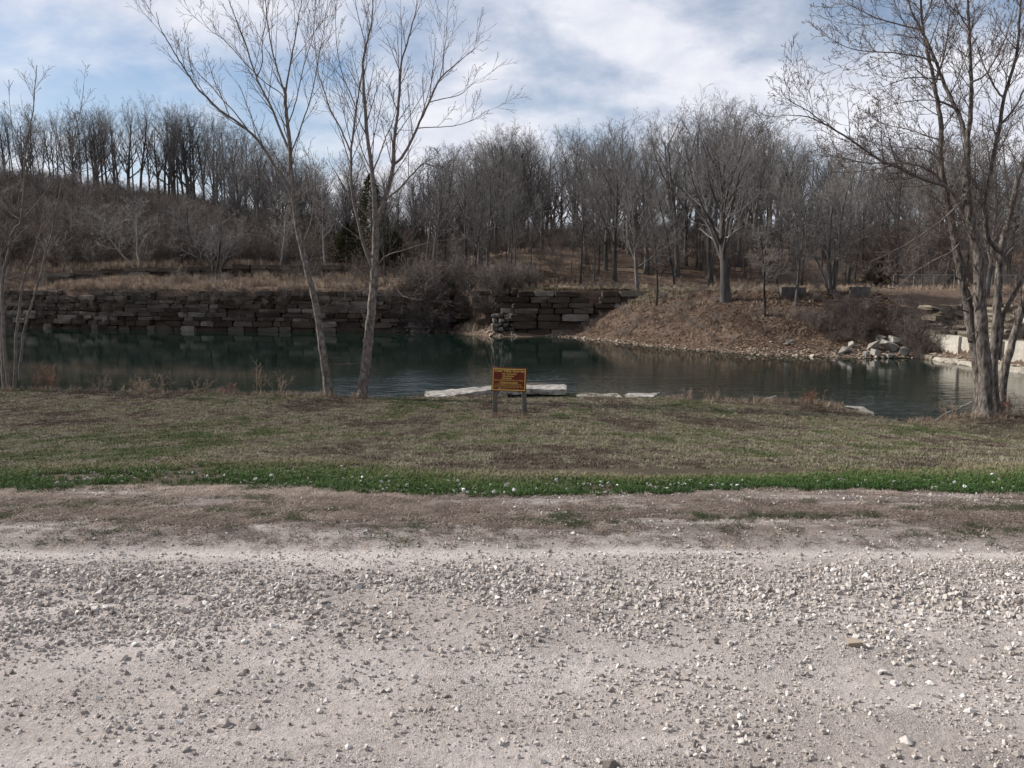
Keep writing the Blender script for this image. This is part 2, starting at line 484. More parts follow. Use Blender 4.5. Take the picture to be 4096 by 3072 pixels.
c = mixc(N, L, mathn(N, L, 'MULTIPLY', packed, mathn(N, L, 'ADD', mathn(N, L, 'MULTIPLY', sr.outputs[0], 0.5), 0.35)), c, (0.47, 0.432, 0.402))
c = mixc(N, L, mathn(N, L, 'MULTIPLY', mathn(N, L, 'MULTIPLY', sr.outputs[0], 0.35), mathn(N, L, 'SUBTRACT', 1.0, packed, True)), c, (0.225, 0.193, 0.172))
L.new(c, b.inputs['Base Color'])
hh = mathn(N, L, 'ADD', f2, mathn(N, L, 'MULTIPLY', mathn(N, L, 'MULTIPLY', mathn(N, L, 'SUBTRACT', 1.0, vo.outputs['Distance']), grit.outputs[0]), 0.38))
bump(N, L, b, hh, 1.0, 0.02)
M_ROAD = m

m, N, L, b = principled('lawn_thatch', 0.95, 0.05)
src = coord(N, 'pos')
f1 = tex_noise(N, L, src, 0.55, 5, 0.6, (0.6, 1, 1)); f2 = tex_noise(N, L, src, 9, 7, 0.7, (0.6, 1, 1)); f3 = tex_noise(N, L, src, 70, 4, 0.7)
r1 = ramp_node(N, [(0.3, (0.045, 0.036, 0.026)), (0.5, (0.08, 0.065, 0.047)), (0.7, (0.15, 0.125, 0.095))]); L.new(mathn(N, L, 'ADD', mathn(N, L, 'MULTIPLY', f1, 0.5), mathn(N, L, 'MULTIPLY', f2, 0.5)), r1.inputs[0])
c = mixc(N, L, 1.0, r1.outputs[0], mathn(N, L, 'ADD', mathn(N, L, 'MULTIPLY', f3, 1.2), 0.4), 'MULTIPLY')
L.new(c, b.inputs['Base Color']); bump(N, L, b, mathn(N, L, 'ADD', f2, f3), 0.8, 0.03)
M_LAWN = m

m, N, L, b = principled('bank_soil', 0.95, 0.05)
src = coord(N, 'pos')
f1 = tex_noise(N, L, src, 0.25, 5, 0.6); f2 = tex_noise(N, L, src, 3.5, 7, 0.7); f3 = tex_noise(N, L, src, 14, 4, 0.7)
r1 = ramp_node(N, [(0.3, (0.08, 0.056, 0.042)), (0.5, (0.14, 0.10, 0.075)), (0.7, (0.21, 0.16, 0.12))]); L.new(mathn(N, L, 'ADD', mathn(N, L, 'MULTIPLY', f1, 0.4), mathn(N, L, 'MULTIPLY', f2, 0.6)), r1.inputs[0])
c = mixc(N, L, 1.0, r1.outputs[0], mathn(N, L, 'ADD', mathn(N, L, 'MULTIPLY', f3, 1.2), 0.4), 'MULTIPLY')
L.new(c, b.inputs['Base Color']); bump(N, L, b, mathn(N, L, 'ADD', f2, f3), 0.9, 0.15)
M_BANK = m

m, N, L, b = principled('lake_water', 0.04, 0.5)
b.inputs['Base Color'].default_value = (0.004, 0.012, 0.009, 1)
b.inputs['IOR'].default_value = 1.33
src = coord(N, 'pos')
w1 = tex_noise(N, L, src, 2.4, 3, 0.55, (0.6, 1.7, 1)); w2 = tex_noise(N, L, src, 0.9, 2, 0.5, (0.6, 1.3, 1))
pt = tex_noise(N, L, src, 0.06, 3, 0.5, (0.7, 1.6, 1))
sp = N.new('ShaderNodeSeparateXYZ'); L.new(src, sp.inputs[0])
def hump(sock, c0, wd):
    q = mathn(N, L, 'DIVIDE', mathn(N, L, 'SUBTRACT', sock, c0), wd)
    return mathn(N, L, 'EXPONENT', mathn(N, L, 'MULTIPLY', mathn(N, L, 'MULTIPLY', q, q), -1.0))
breeze = mathn(N, L, 'MULTIPLY', hump(sp.outputs['X'], -1.5, 6.5), hump(sp.outputs['Y'], 27.5, 7.0))
near = mathn(N, L, 'MULTIPLY', mathn(N, L, 'SUBTRACT', 44.0, sp.outputs['Y']), 0.06, True)
near = mathn(N, L, 'MULTIPLY', near, mathn(N, L, 'MULTIPLY', mathn(N, L, 'ADD', sp.outputs['X'], 10.0), 0.25, True))
pr = ramp_node(N, [(0.36, (0.3, 0.3, 0.3)), (0.60, (1, 1, 1))]); L.new(pt, pr.inputs[0])
amp = mathn(N, L, 'MULTIPLY', mathn(N, L, 'ADD', mathn(N, L, 'MULTIPLY', breeze, 1.9), mathn(N, L, 'MULTIPLY', near, 0.28)), pr.outputs[0])
amp = mathn(N, L, 'ADD', amp, 0.018)
bump(N, L, b, mathn(N, L, 'MULTIPLY', mathn(N, L, 'ADD', w1, mathn(N, L, 'MULTIPLY', w2, 0.8)), amp), 0.55, 0.16)
M_WATER = m

# ------------------------------------------------------------------ ground meshes
core = np.arange(-9, 9.01, 0.06)
gx = 9 + 0.06 * np.cumsum(1.045 ** np.arange(1, 96)); gx = gx[gx < 75]
XS = np.concatenate([-gx[::-1], core, gx])
yb = stripY(XS) + 0.10 * (fbm(XS * 1.5, XS * 0, 91) - 0.5)
v = np.linspace(0, 1, 150)[:, None]
Yr = np.where(v < 0.25, -30 + (1.6 + 30) * (v / 0.25), 1.6 + (yb[None, :] - 1.6) * (v - 0.25) / 0.75)
Xr = np.broadcast_to(XS, Yr.shape)
o = link('gravel_road', grid_mesh('gravel_road', Xr, Yr, Hn(Xr, Yr), M_ROAD))
tag(o, 'pale dusty gravel lane crossing the whole foreground', 'road', kind='structure'); ROAD = o
v = np.linspace(0, 1, 170)[:, None]
Yl = np.where(v < 0.9, yb[None, :] + (edgeY(XS)[None, :] + 0.1 - yb[None, :]) * v / 0.9, edgeY(XS)[None, :] + 0.1 + (v - 0.9) / 0.1 * 4)
Xl = np.broadcast_to(XS, Yl.shape)
o = link('lawn_ground', grid_mesh('lawn_ground', Xl, Yl, Hn(Xl, Yl), M_LAWN))
tag(o, 'dormant lawn sloping from the lane down to the lake', 'lawn', kind='structure')
aa = np.linspace(-1.15, 1.15, 420)
yy = np.concatenate([np.linspace(28, 42, 40, endpoint=False), np.linspace(42, 90, 240, endpoint=False), np.linspace(90, 170, 90), [200, 260, 380, 700]])
A2, Y2 = np.meshgrid(aa, yy); X2 = A2 * Y2
Z2 = Hf(X2, Y2)
o = link('far_bank', grid_mesh('far_bank', X2, Y2, Z2, M_BANK))
tag(o, 'leaf covered far bank and wooded hill beyond the lake', 'hillside', kind='structure')
o = link('lake_water', np_mesh('lake_water', [(-160, 14, WATER), (160, 14, WATER), (160, 110, WATER), (-160, 110, WATER)], [np.array([[0, 1, 2, 3]])], M_WATER))
tag(o, 'dark green quarry lake with rippled patches', 'lake', kind='structure')

# ------------------------------------------------------------------ stones
rs = np.random.RandomState(3)
def hull_mesh(name, rng, n, squash, mat, rough=0.25, boxy=False):
    bm = bmesh.new()
    for i in range(n):
        while True:
            p = rng.uniform(-1, 1, 3)
            if boxy: break
            if 0.35 < np.linalg.norm(p) < 1: break
        if boxy:
            p = np.sign(p) * np.array([1, 1, 1]) * rng.uniform(0.72, 1.0, 3) if i < n * 0.7 else p
        else:
            p = p / np.linalg.norm(p) * rng.uniform(1 - rough, 1)
        bm.verts.new((p[0] * squash[0], p[1] * squash[1], p[2] * squash[2]))
    r_ = bmesh.ops.convex_hull(bm, input=bm.verts)
    bmesh.ops.delete(bm, geom=[g for g in r_['geom_interior'] if isinstance(g, bmesh.types.BMVert)], context='VERTS')
    return bm_mesh(name, bm, mat)
STONE_COLS = [(0.0, (0.13, 0.112, 0.098)), (0.25, (0.26, 0.228, 0.203)), (0.5, (0.37, 0.332, 0.30)), (0.75, (0.45, 0.418, 0.388)), (1.0, (0.60, 0.572, 0.535))]
M_STONE_T = tint_mat('gravel_stone', STONE_COLS, 0.9)
def obj_stone_mat(name, cols, vary=0.0, scale=25):
    m, N, L, b = principled(name, 0.92, 0.12)
    oi = N.new('ShaderNodeObjectInfo')
    r = ramp_node(N, cols); L.new(oi.outputs['Random'], r.inputs[0])
    f = tex_noise(N, L, coord(N, 'pos'), scale, 5, 0.65)
    c = mixc(N, L, 1.0, r.outputs[0], mathn(N, L, 'ADD', mathn(N, L, 'MULTIPLY', f, 0.9), 0.55), 'MULTIPLY')
    L.new(c, b.inputs['Base Color']); bump(N, L, b, f, 0.6, 0.004 * 25 / scale)
    return m
M_STONE_O = obj_stone_mat('road_stone', STONE_COLS, scale=60)
stone_s = [hull_mesh('gravel_piece', rs, 13, (1, rs.uniform(.65, .95), rs.uniform(.5, .8)), M_STONE_T) for i in range(7)]
stone_o = [hull_mesh('road_stone', rs, 18, (1, rs.uniform(.65, .95), rs.uniform(.5, .8)), M_STONE_O) for i in range(8)]
def road_density(x, y):
    n1 = fbm(x * 0.9, y * 2.2, 101); n2 = fbm(x * 3.5, y * 5.0, 102)
    band = np.exp(-(np.abs(y - 3.80) / 0.52) ** 3)
    d = 0.20 + 1.0 * band * (0.35 + 0.65 * sstep((n1 - 0.34) / 0.3)) + 0.16 * np.exp(-((y - 2.7) / 0.5) ** 2)
    d = d * (0.4 + 1.2 * sstep((n2 - 0.34) / 0.3))
    d = d * np.where(y > 4.55, 0.5, 1)
    d = d * (0.75 + 0.5 * sstep((x + 1.5) / 3))
    return np.clip(d, 0, 1.2)
def road_points(n, y0=1.7, y1=6.2, wide=None):
    X = []; Y = []; tot = 0
    while tot < n:
        y = rs.uniform(y0, y1, n * 2); x = rs.uniform(-0.95, 0.95, n * 2) * ((y + 0.4) if wide is None else wide)
        k = rs.uniform(0, 1.2, n * 2) < road_density(x, y)
        X.append(x[k]); Y.append(y[k]); tot += k.sum()
    return np.concatenate(X)[:n], np.concatenate(Y)[:n]
# individual larger stones, parts of the lane
x, y = road_points(300, 2.35, 4.9)
x = x * 0.80
sz = np.clip(rs.lognormal(math.log(0.0165), 0.30, 300), 0.011, 0.032)
for i in range(300):
    q = link('stone', stone_o[rs.randint(8)], ROAD, (x[i], y[i], hz(x[i], y[i]) + sz[i] * 0.28), (rs.uniform(-.4, .4), rs.uniform(-.4, .4), rs.uniform(0, 6.28)), (sz[i],) * 3)
p = hit(3418, 2590)
q = link('stone', hull_mesh('flat_stone', rs, 12, (1, .6, .45), noise_mat('tan_stone', [(0.3, (0.24, 0.19, 0.14)), (0.7, (0.33, 0.28, 0.22))], 40, bumpd=0.003), boxy=True), ROAD, (p.x, p.y, p.z + 0.012), (0.15, -0.2, -0.3), (0.036, 0.036, 0.036))
q['label'] = 'tan flat stone, largest among the gravel'
n = 175000
x, y = road_points(n, 1.5, 6.2, 8.2)
sz = np.clip(rs.lognormal(math.log(0.0048), 0.62, n), 0.0018, 0.019)
clump = fbm(x * 2.2, y * 3.0, 105)
sz = sz * (0.7 + 0.7 * clump) * (0.85 + 0.45 * np.exp(-((y - 3.85) / 0.45) ** 2))
scatter('gravel', np.stack([x, y, Hn(x, y) + sz * 0.25], 1), rs.uniform(-.6, 6.28, (n, 3)) * np.array([0.3, 0.3, 1]), sz, rs.randint(0, 7, n),
        np.clip(rs.normal(0.5, 0.2, n), 0, 1), stone_s, 'loose pale limestone gravel spread over the lane', 'gravel')
# white limestone lumps kicked into the green strip
n = 1800
x = rs.uniform(-8.5, 8.5, n); t = np.abs(rs.normal(0, 0.40, n)); yb_ = stripY(x); yg_ = greenY(x)
y = yb_ + 0.02 + t * (yg_ - yb_) * 0.75
k = (fbm(x * 1.3, y * 2.0, 111) + rs.normal(0, .06, n) > 0.47) & (t < 1.2); x, y = x[k], y[k]; n = len(x)
sz = np.clip(rs.lognormal(math.log(0.0105), 0.45, n), 0.005, 0.028)
white_mat = tint_mat('white_lump', [(0, (0.17, 0.165, 0.15)), (0.6, (0.33, 0.325, 0.30)), (1, (0.60, 0.59, 0.56))])
lump = [hull_mesh('white_lump', rs, 14, (1, .8, .7), white_mat) for i in range(4)]
scatter('white_stones', np.stack([x, y, Hn(x, y) + sz * 0.6 + 0.010], 1), rs.uniform(0, 6.28, (n, 3)) * np.array([0.15, 0.15, 1]), np.stack([sz * 1.1, sz * 1.1, sz * .75], 1), rs.randint(0, 4, n), rs.uniform(0.0, 1, n) ** 1.7, lump,
        'white limestone lumps lying in the green grass strip', 'stones')

# ------------------------------------------------------------------ grass
def blades_mesh(name, rng, n, h0, h1, w, lean, spread, mat, curl=0.5):
    V = []; T = []; Q = []
    for i in range(n):
        az = rng.uniform(0, 6.28); br = spread * math.sqrt(rng.uniform()); ba = rng.uniform(0, 6.28)
        bx, by = br * math.cos(ba), br * math.sin(ba)
        h = rng.uniform(h0, h1); ln = abs(rng.normal(0, lean)) * h
        dx, dy = math.cos(az), math.sin(az); px, py = -dy * w / 2, dx * w / 2
        mx_, my_ = bx + dx * ln * 0.35, by + dy * ln * 0.35
        tx, ty = bx + dx * ln, by + dy * ln
        tz = h * (1 - curl * min(1, ln / h) * 0.5)
        k = len(V)
        V += [(bx - px, by - py, -0.005), (bx + px, by + py, -0.005), (mx_ + px * .8, my_ + py * .8, h * 0.6), (mx_ - px * .8, my_ - py * .8, h * 0.6), (tx, ty, tz)]
        Q.append((k, k + 1, k + 2, k + 3)); T.append((k + 3, k + 2, k + 4))
    return np_mesh(name, V, [np.array(Q), np.array(T)], mat)
M_GRASS = tint_mat('lawn_blades', [(0.0, (0.075, 0.057, 0.043)), (0.2, (0.13, 0.108, 0.078)), (0.4, (0.245, 0.222, 0.162)), (0.52, (0.14, 0.135, 0.077)), (0.72, (0.085, 0.092, 0.042)), (1.0, (0.05, 0.075, 0.026))])
M_GREEN = tint_mat('strip_blades', [(0.0, (0.038, 0.074, 0.023)), (0.45, (0.062, 0.102, 0.031)), (0.75, (0.096, 0.118, 0.045)), (1.0, (0.20, 0.175, 0.11))])
M_STRAW = tint_mat('straw_blades', [(0.0, (0.075, 0.056, 0.045)), (0.45, (0.16, 0.125, 0.105)), (0.85, (0.38, 0.31, 0.255)), (1.0, (0.035, 0.045, 0.018))])
lawn_t = [blades_mesh('lawn_tuft', rs, 15, 0.02, 0.055, 0.006, 0.9, 0.055, M_GRASS) for i in range(4)]
green_t = [blades_mesh('strip_tuft', rs, 15, 0.016, 0.048, 0.005, 0.7, 0.035, M_GREEN) for i in range(4)]
straw_t = [blades_mesh('straw_tuft', rs, 16, 0.02, 0.06, 0.004, 1.6, 0.05, M_STRAW, 0.9) for i in range(4)]
n = 84000
a = rs.uniform(-1.2, 1.2, n); u = rs.uniform(0, 1, n) ** 0.92
y = 7.4 + (27 - 7.4) * u; x = a * y
k = (y > greenY(x) - 0.15) & (y < edgeY(x) + 0.15)
x, y = x[k], y[k]; n = len(x)
g1 = fbm(x * 0.35, y * 0.22, 121); g2 = fbm(x * 1.6, y * 0.7, 122); g3 = fbm(x * 5, y * 2.4, 123, 3)
tint = 0.33 + 1.4 * (g1 - 0.5) + 1.2 * (g2 - 0.5) + 0.9 * (g3 - 0.5) + rs.normal(0, 0.12, n)
tint = tint + 0.16 * np.exp(-((y - 13) / 3.5) ** 2)
tint = np.clip(tint, 0, 1)
s = (0.9 + 0.045 * (y - 7)) * rs.uniform(0.7, 1.3, n)
scatter('lawn_grass', np.stack([x, y, Hn(x, y)], 1), np.stack([0 * x, 0 * x, rs.uniform(0, 6.28, n)], 1), np.stack([s, s, s * rs.uniform(.42, .75, n)], 1), rs.randint(0, 4, n), tint, lawn_t,
        'short winter brown and green turf of the lawn', 'grass')
n = 40000
x = rs.uniform(-11.5, 11.5, n); yb_ = stripY(x); yg_ = greenY(x)
y = yb_ - 0.05 + rs.uniform(0, 1.3, n) * (yg_ - yb_ + 0.05) + 0.30 * (fbm(x * 2.5, x * 0, 131, 5, .65) - 0.5) + np.abs(rs.normal(0, .05, n))
t = (y - yb_) / (yg_ - yb_)
pk = fbm(x * 1.3, y * 1.6, 132)
k = (pk + rs.normal(0, .1, n) > .31) & (rs.uniform(0, 1, n) < np.where(t > 0.55, 1.0 - (t - 0.55) * 1.6 + 1.2 * (pk - .5), 1.0)); x, y, t, pk = x[k], y[k], t[k], pk[k]; n = len(x)
tint = np.clip(0.2 + 0.8 * t * (0.5 + pk) + rs.normal(0, 0.2, n) - 0.25 * (x > 0.5) * (1 - t), 0, 1)
s = rs.uniform(0.7, 1.25, n) * (0.8 + 0.4 * pk)
scatter('green_strip_grass', np.stack([x, y, Hn(x, y)], 1), np.stack([0 * x, 0 * x, rs.uniform(0, 6.28, n)], 1), s, rs.randint(0, 4, n), tint, green_t,
        'lush green grass strip along the far side of the lane', 'grass')
n = 46000
y = rs.uniform(4.65, 6.3, n); x = rs.uniform(-8.5, 8.5, n)
d = sstep((fbm(x * 0.9, y * 3.0, 141) - 0.38) / 0.16) * sstep((y - 4.6) / 0.8) + 0.08
k = (rs.uniform(0, 1, n) < d * 0.75) & (y < stripY(x) + 0.08); x, y = x[k], y[k]; n = len(x)
g = fbm(x * 2.4, y * 5.5, 142)
tint = np.where((g > 0.60) & (rs.uniform(0, 1, n) > .3), 1.0, np.clip(0.38 + rs.normal(0, 0.2, n) + 0.25 * sstep((y - 5.7) / .3), 0, 0.86))
s = rs.uniform(0.6, 1.15, n)
scatter('dead_verge_grass', np.stack([x, y, Hn(x, y)], 1), np.stack([0 * x, 0 * x, rs.uniform(0, 6.28, n)], 1), np.stack([s, s, s * .38], 1), rs.randint(0, 4, n), tint, straw_t,
        'flattened straw and weeds on the bare verge', 'dead grass')

# ------------------------------------------------------------------ bark and twig materials
M_BARK_NEAR = noise_mat('grey_bark', [(0.32, (0.045, 0.036, 0.03)), (0.5, (0.135, 0.115, 0.10)), (0.68, (0.25, 0.222, 0.2))], 11, sc3=(1, 1, 0.6), bumpd=0.02, bscale=22, detail=8)
M_BARK_BIG = noise_mat('furrowed_bark', [(0.34, (0.032, 0.026, 0.022)), (0.5, (0.10, 0.085, 0.074)), (0.66, (0.205, 0.182, 0.163))], 15, sc3=(1, 1, 0.28), bumpd=0.04, bscale=26, detail=8)
M_LIMB = noise_mat('limb_bark', [(0.3, (0.085, 0.07, 0.062)), (0.7, (0.19, 0.165, 0.148))], 6, bumpd=.01, bscale=30)  # dark tone carries the shade of limbs backlit against the sky
M_TWIG_NEAR = noise_mat('near_twig', [(0.3, (0.075, 0.055, 0.048)), (0.7, (0.14, 0.11, 0.095))], 2)
M_BARK_FAR = noise_mat('far_bark', [(0.3, (0.032, 0.029, 0.027)), (0.7, (0.11, 0.10, 0.093))], 1.2, sc3=(1, 1, 0.4), vary=0.5)
M_TWIG_FAR = noise_mat('far_twig', [(0.3, (0.085, 0.079, 0.075)), (0.7, (0.17, 0.158, 0.15))], 0.6, vary=0.5)
M_PALE = noise_mat('pale_bark', [(0.3, (0.15, 0.14, 0.13)), (0.7, (0.30, 0.285, 0.265))], 1.5, sc3=(1, 1, .4))
M_BRUSH = tint_mat('brush_twig', [(0.0, (0.055, 0.043, 0.038)), (0.4, (0.10, 0.082, 0.072)), (0.75, (0.165, 0.142, 0.125)), (1.0, (0.25, 0.222, 0.2))])
M_DRYG = tint_mat('tall_dry_grass', [(0.0, (0.17, 0.12, 0.09)), (0.5, (0.32, 0.245, 0.18)), (1.0, (0.48, 0.40, 0.30))])

# ------------------------------------------------------------------ far trees: a few kinds, copied as individuals
def P_forest(hi_start, nl, ang, lr):
    return dict(max=4, seg=[9, 6, 4, 2, 2], wan=[.035, .06, .07, .08, .1], up=[.02, .06, .05, .05, .05], n=[nl, 7, 5, 3, 0], ang=[ang, 36, 40, 42, 0],
                lr=[lr, .48, .5, .5, 0], fall=[.45, .4, .35, .3, 0], start=[hi_start, .25, .2, .15, 0], rr=[.62, .6, .6, .7, 0], tap=[.18, .25, .3, .5, .7], rmin=.0078)
def far_tree(seed, H, r, P, lean=0.03):
    rng = random.Random(seed); out = []
    d = Vector((rng.gauss(0, lean), rng.gauss(0, lean), 1)).normalized()
    grow(out, rng, Vector((0, 0, -0.3)), d, H * 0.86, r, 0, P)
    lv0 = by_level(out, 0, 0)
    for p_, r_ in lv0:
        for i_ in range(len(r_)): r_[i_] *= 1.2
        r_[0] *= 1.25
    zmax = max(q.z for _, p_, _r in out for q in p_)
    return dict(trunk=tube_mesh('trunk', [(lv0, 7), (by_level(out, 1, 1), 5)], M_BARK_FAR),
                crown=tube_mesh('crown', [(by_level(out, 2, 2), 4), (by_level(out, 3, 4), 3)], M_TWIG_FAR), h=zmax)
KINDS = []
for i, (st, nl, an, lr, r) in enumerate([(.24, 15, 32, .58, .27), (.34, 13, 28, .56, .24), (.20, 17, 38, .54, .31), (.40, 12, 28, .52, .21), (.28, 14, 25, .62, .25), (.20, 15, 44, .50, .26)]):
    KINDS.append(far_tree(100 + i, 15.0, r, P_forest(st, nl, an, lr)))
def slim(seed):
    P = dict(max=3, seg=[8, 4, 3, 2], wan=[.04, .08, .1, .1], up=[.02, .06, .05, .04], n=[22, 8, 5, 0], ang=[40, 40, 45, 0], lr=[.26, .5, .5, 0], fall=[.4, .3, .3, 0],
             start=[.35, .2, .2, 0], rr=[.45, .55, .7, 0], tap=[.15, .3, .5, .7], rmin=.011)
    return far_tree(seed, 13.0, .11, P, .05)
SLIM = [slim(201), slim(202), slim(203)]
def place(kind, name, x, y, h, z=None, rz=None, wide=1.0, label=None, group=None, cat='tree', tilt=None):
    z = hf(x, y) if z is None else z
    e = empty(name, (x, y, z), random.uniform(0, 6.28) if rz is None else rz)
    s = h / kind['h']
    e.scale = (s * wide, s * wide, s)
    if tilt: e.rotation_euler = (tilt[0], tilt[1], e.rotation_euler[2])
    link('trunk', kind['trunk'], e); link('crown', kind['crown'], e)
    tag(e, label, cat, group)
    return e
SKYL = [(-600, 400), (0, 398), (250, 405), (500, 365), (650, 372), (800, 405), (900, 450), (1000, 505), (1150, 545), (1250, 590), (1400, 610), (1600, 600), (1700, 575), (1900, 545),
        (1980, 475), (2100, 462), (2250, 505), (2330, 482), (2500, 462), (2600, 470), (2680, 430), (2740, 400), (2900, 385), (3000, 420), (3080, 470),
        (3130, 530), (3300, 540), (3500, 545), (3700, 525), (3900, 490), (4096, 450), (4900, 440)]
def skyline(sx): return np.interp(sx, [p[0] for p in SKYL], [p[1] for p in SKYL]) - 14 * (sx > 900)
# ridge row
RG = 'bare trees along the hilltop ridge'
ridge_x = [20, 55, 93, 130, 170, 204, 232, 262, 300, 347, 375, 398, 426, 470, 505, 530, 558, 595, 625, 653, 690, 713, 731, 755, 773, 810, 850, 890, 930, 975, 1020]
for i, sx in enumerate(ridge_x):
    Y = 149 + random.uniform(-2, 5)
    p = at_depth(sx + random.uniform(-4, 4), 700, Y)
    z = hf(p.x, Y); top = at_depth(sx, skyline(sx) + random.uniform(-14, 60), Y).z
    place(KINDS[i % 6], 'bare_tree', p.x, Y, max(9, top - z), wide=random.uniform(.55, .95), label='bare dark tree standing in the row along the hilltop skyline', group=RG)
for i in range(34):
    sx = random.uniform(-350, 1060); Y = random.uniform(153, 166); p = at_depth(sx, 700, Y)
    z = hf(p.x, Y); top = at_depth(sx, skyline(sx) + random.uniform(5, 60), Y).z
    place(random.choice(KINDS + SLIM), 'bare_tree', p.x, Y, max(8, top - z), wide=random.uniform(.7, .95), label='bare dark tree standing in the row along the hilltop skyline', group=RG)
# woodland
WG = 'bare trees of the dense wood behind the lake'
WLAB = 'bare grey tree crowded among others in the dense wood behind the lake'
cnt = 0; tries = 0; spots = []
while cnt < 150 and tries < 6000:
    tries += 1
    Y = random.choice([random.uniform(74, 90), random.uniform(88, 112), random.uniform(105, 140)])
    sx = random.uniform(930, 4700)
    if sx < 1500 and Y < 100: continue
    p = at_depth(sx, 1000, Y)
    if any((p.x - q[0]) ** 2 + (p.y - q[1]) ** 2 < 6.5 for q in spots): continue
    spots.append((p.x, Y))
    z = hf(p.x, Y)
    top = at_depth(sx, skyline(sx) + random.choice([random.uniform(-8, 40), random.uniform(30, 190)]), Y).z
    h = min(top - z, 21)
    if h < 6: continue
    k = random.choice(KINDS) if random.random() < 0.72 else random.choice(SLIM)
    place(k, 'bare_tree', p.x, Y, h, wide=random.uniform(.75, 1.1), label=WLAB, group=WG); cnt += 1
for i in range(46):                      # thin stems at the front of the wood
    sx = random.uniform(1680, 4200); Y = random.uniform(70.5, 80); p = at_depth(sx, 1000, Y)
    place(random.choice(SLIM), 'young_tree', p.x, Y, random.uniform(6, 11.5), wide=random.uniform(.7, 1.1), label='thin bare young tree at the front edge of the wood', group='thin young trees at the edge of the wood', tilt=(random.gauss(0, .06), random.gauss(0, .06)))

def whole(kind):
    V, Fq, off = [], [], 0
    me = None
    a_, b_ = kind['trunk'], kind['crown']
    vs, fs, mi, off = [], [], [], 0
    for j, q in enumerate((a_, b_)):
        co = np.empty(len(q.vertices) * 3, np.float32); q.vertices.foreach_get('co', co); vs.append(co.reshape(-1, 3))
        li = np.empty(len(q.loops), np.int32); q.loops.foreach_get('vertex_index', li); fs.append(li.reshape(-1, 4) + off); mi.append(np.full(len(q.polygons), j, np.int32)); off += len(q.vertices)
    me = np_mesh('distant_tree', np.concatenate(vs), [np.concatenate(fs)], None, True)
    me.materials.append(M_BARK_FAR); me.materials.append(M_TWIG_FAR)
    me.polygons.foreach_set('material_index', np.concatenate(mi)); return me
dx, dy, ds = [], [], []
for i in range(235):
    Y = random.uniform(104, 168); sx = random.uniform(860, 4800) if i % 3 else random.uniform(900, 2100); p = at_depth(sx, 900, Y)
    if sx < 1100 and Y > 140: continue
    z = hf(p.x, Y); h = at_depth(sx, skyline(sx) + random.uniform(70, 280), Y).z - z
    if h > 4: dx.append(p.x); dy.append(Y); ds.append(h / 15.0)
dx, dy, ds = np.array(dx), np.array(dy), np.array(ds); n = len(dx)
scatter('distant_wood', np.stack([dx, dy, Hf(dx, dy)], 1), np.stack([0 * dx, 0 * dx, rs.uniform(0, 6.28, n)], 1), np.stack([ds * 1.1, ds * 1.1, ds], 1), rs.randint(0, 5, n), rs.uniform(0, 1, n), [whole(k_) for k_ in KINDS[:5]],
        'far grey wood closing the view behind the front trees', 'wood')

for i in range(48):                      # small trees standing in the brush of the hill
    Y = 87 + 55 * random.random(); sx = random.uniform(-150, 1250); p = at_depth(sx, 900, Y)
    place(random.choice(KINDS + SLIM), 'small_tree', p.x, Y, random.uniform(4.0, 8.0), wide=random.uniform(.8, 1.3), label='small bare tree standing in the brush of the left hillside', group='small trees on the left hillside')

# single trees one can point at
P_oak = dict(max=4, seg=[7, 7, 5, 3, 2], wan=[.04, .08, .1, .1, .1], up=[.02, .10, .08, .06, .03], n=[16, 9, 5, 3, 0], ang=[40, 40, 45, 48, 0], lr=[.80, .45, .45, .5, 0],
             fall=[.45, .35, .3, .3, 0], start=[.24, .22, .2, .15, 0], rr=[.58, .6, .6, .7, 0], tap=[.2, .2, .3, .5, .7], rmin=.011)
OAK = far_tree(301, 15.0, .42, P_oak)
def big(kind, sxb, syb, sxt, syt, name, label, wide=1.0, Y=None, rz=None, cat='tree'):
    p = hitf(sxb, syb) if Y is None else at_depth(sxb, syb, Y)
    top = at_depth(sxt, syt, p.y)
    e = place(kind, name, p.x, p.y, top.z - p.z, z=p.z, wide=wide, label=label, rz=rz, cat=cat)
    e.rotation_euler.y = math.atan2(top.x - p.x, top.z - p.z) * 0.9
    return e
big(OAK, 2905, 1205, 2905, 350, 'oak_tree', 'big spreading oak with thick trunk on the leafy bank', 1.0, rz=0.6)
big(KINDS[1], 2842, 1138, 2700, 420, 'bare_tree', 'tall leaning tree just behind the big spreading oak', .95)
big(KINDS[5], 2548, 1165, 2560, 640, 'bare_tree', 'straight trunked tree at the top of the corner stone wall', .9)
big(SLIM[0], 2624, 1222, 2630, 830, 'young_tree', 'slim single stemmed tree halfway up the leafy bank', 1.2)
big(SLIM[1], 3058, 1262, 3120, 870, 'young_tree', 'slim slanting tree on the leafy bank right of the oak', 1.5)
big(SLIM[2], 3186, 1222, 3200, 800, 'young_tree', 'slim dark tree beside the first concrete block', 1.5)
big(KINDS[3], 3390, 1150, 3400, 560, 'bare_tree', 'dark tree standing behind the many stemmed clump', 1.0)
big(KINDS[0], 3945, 1190, 3940, 560, 'bare_tree', 'stout tree at the top of the right hand ledges', 1.0)
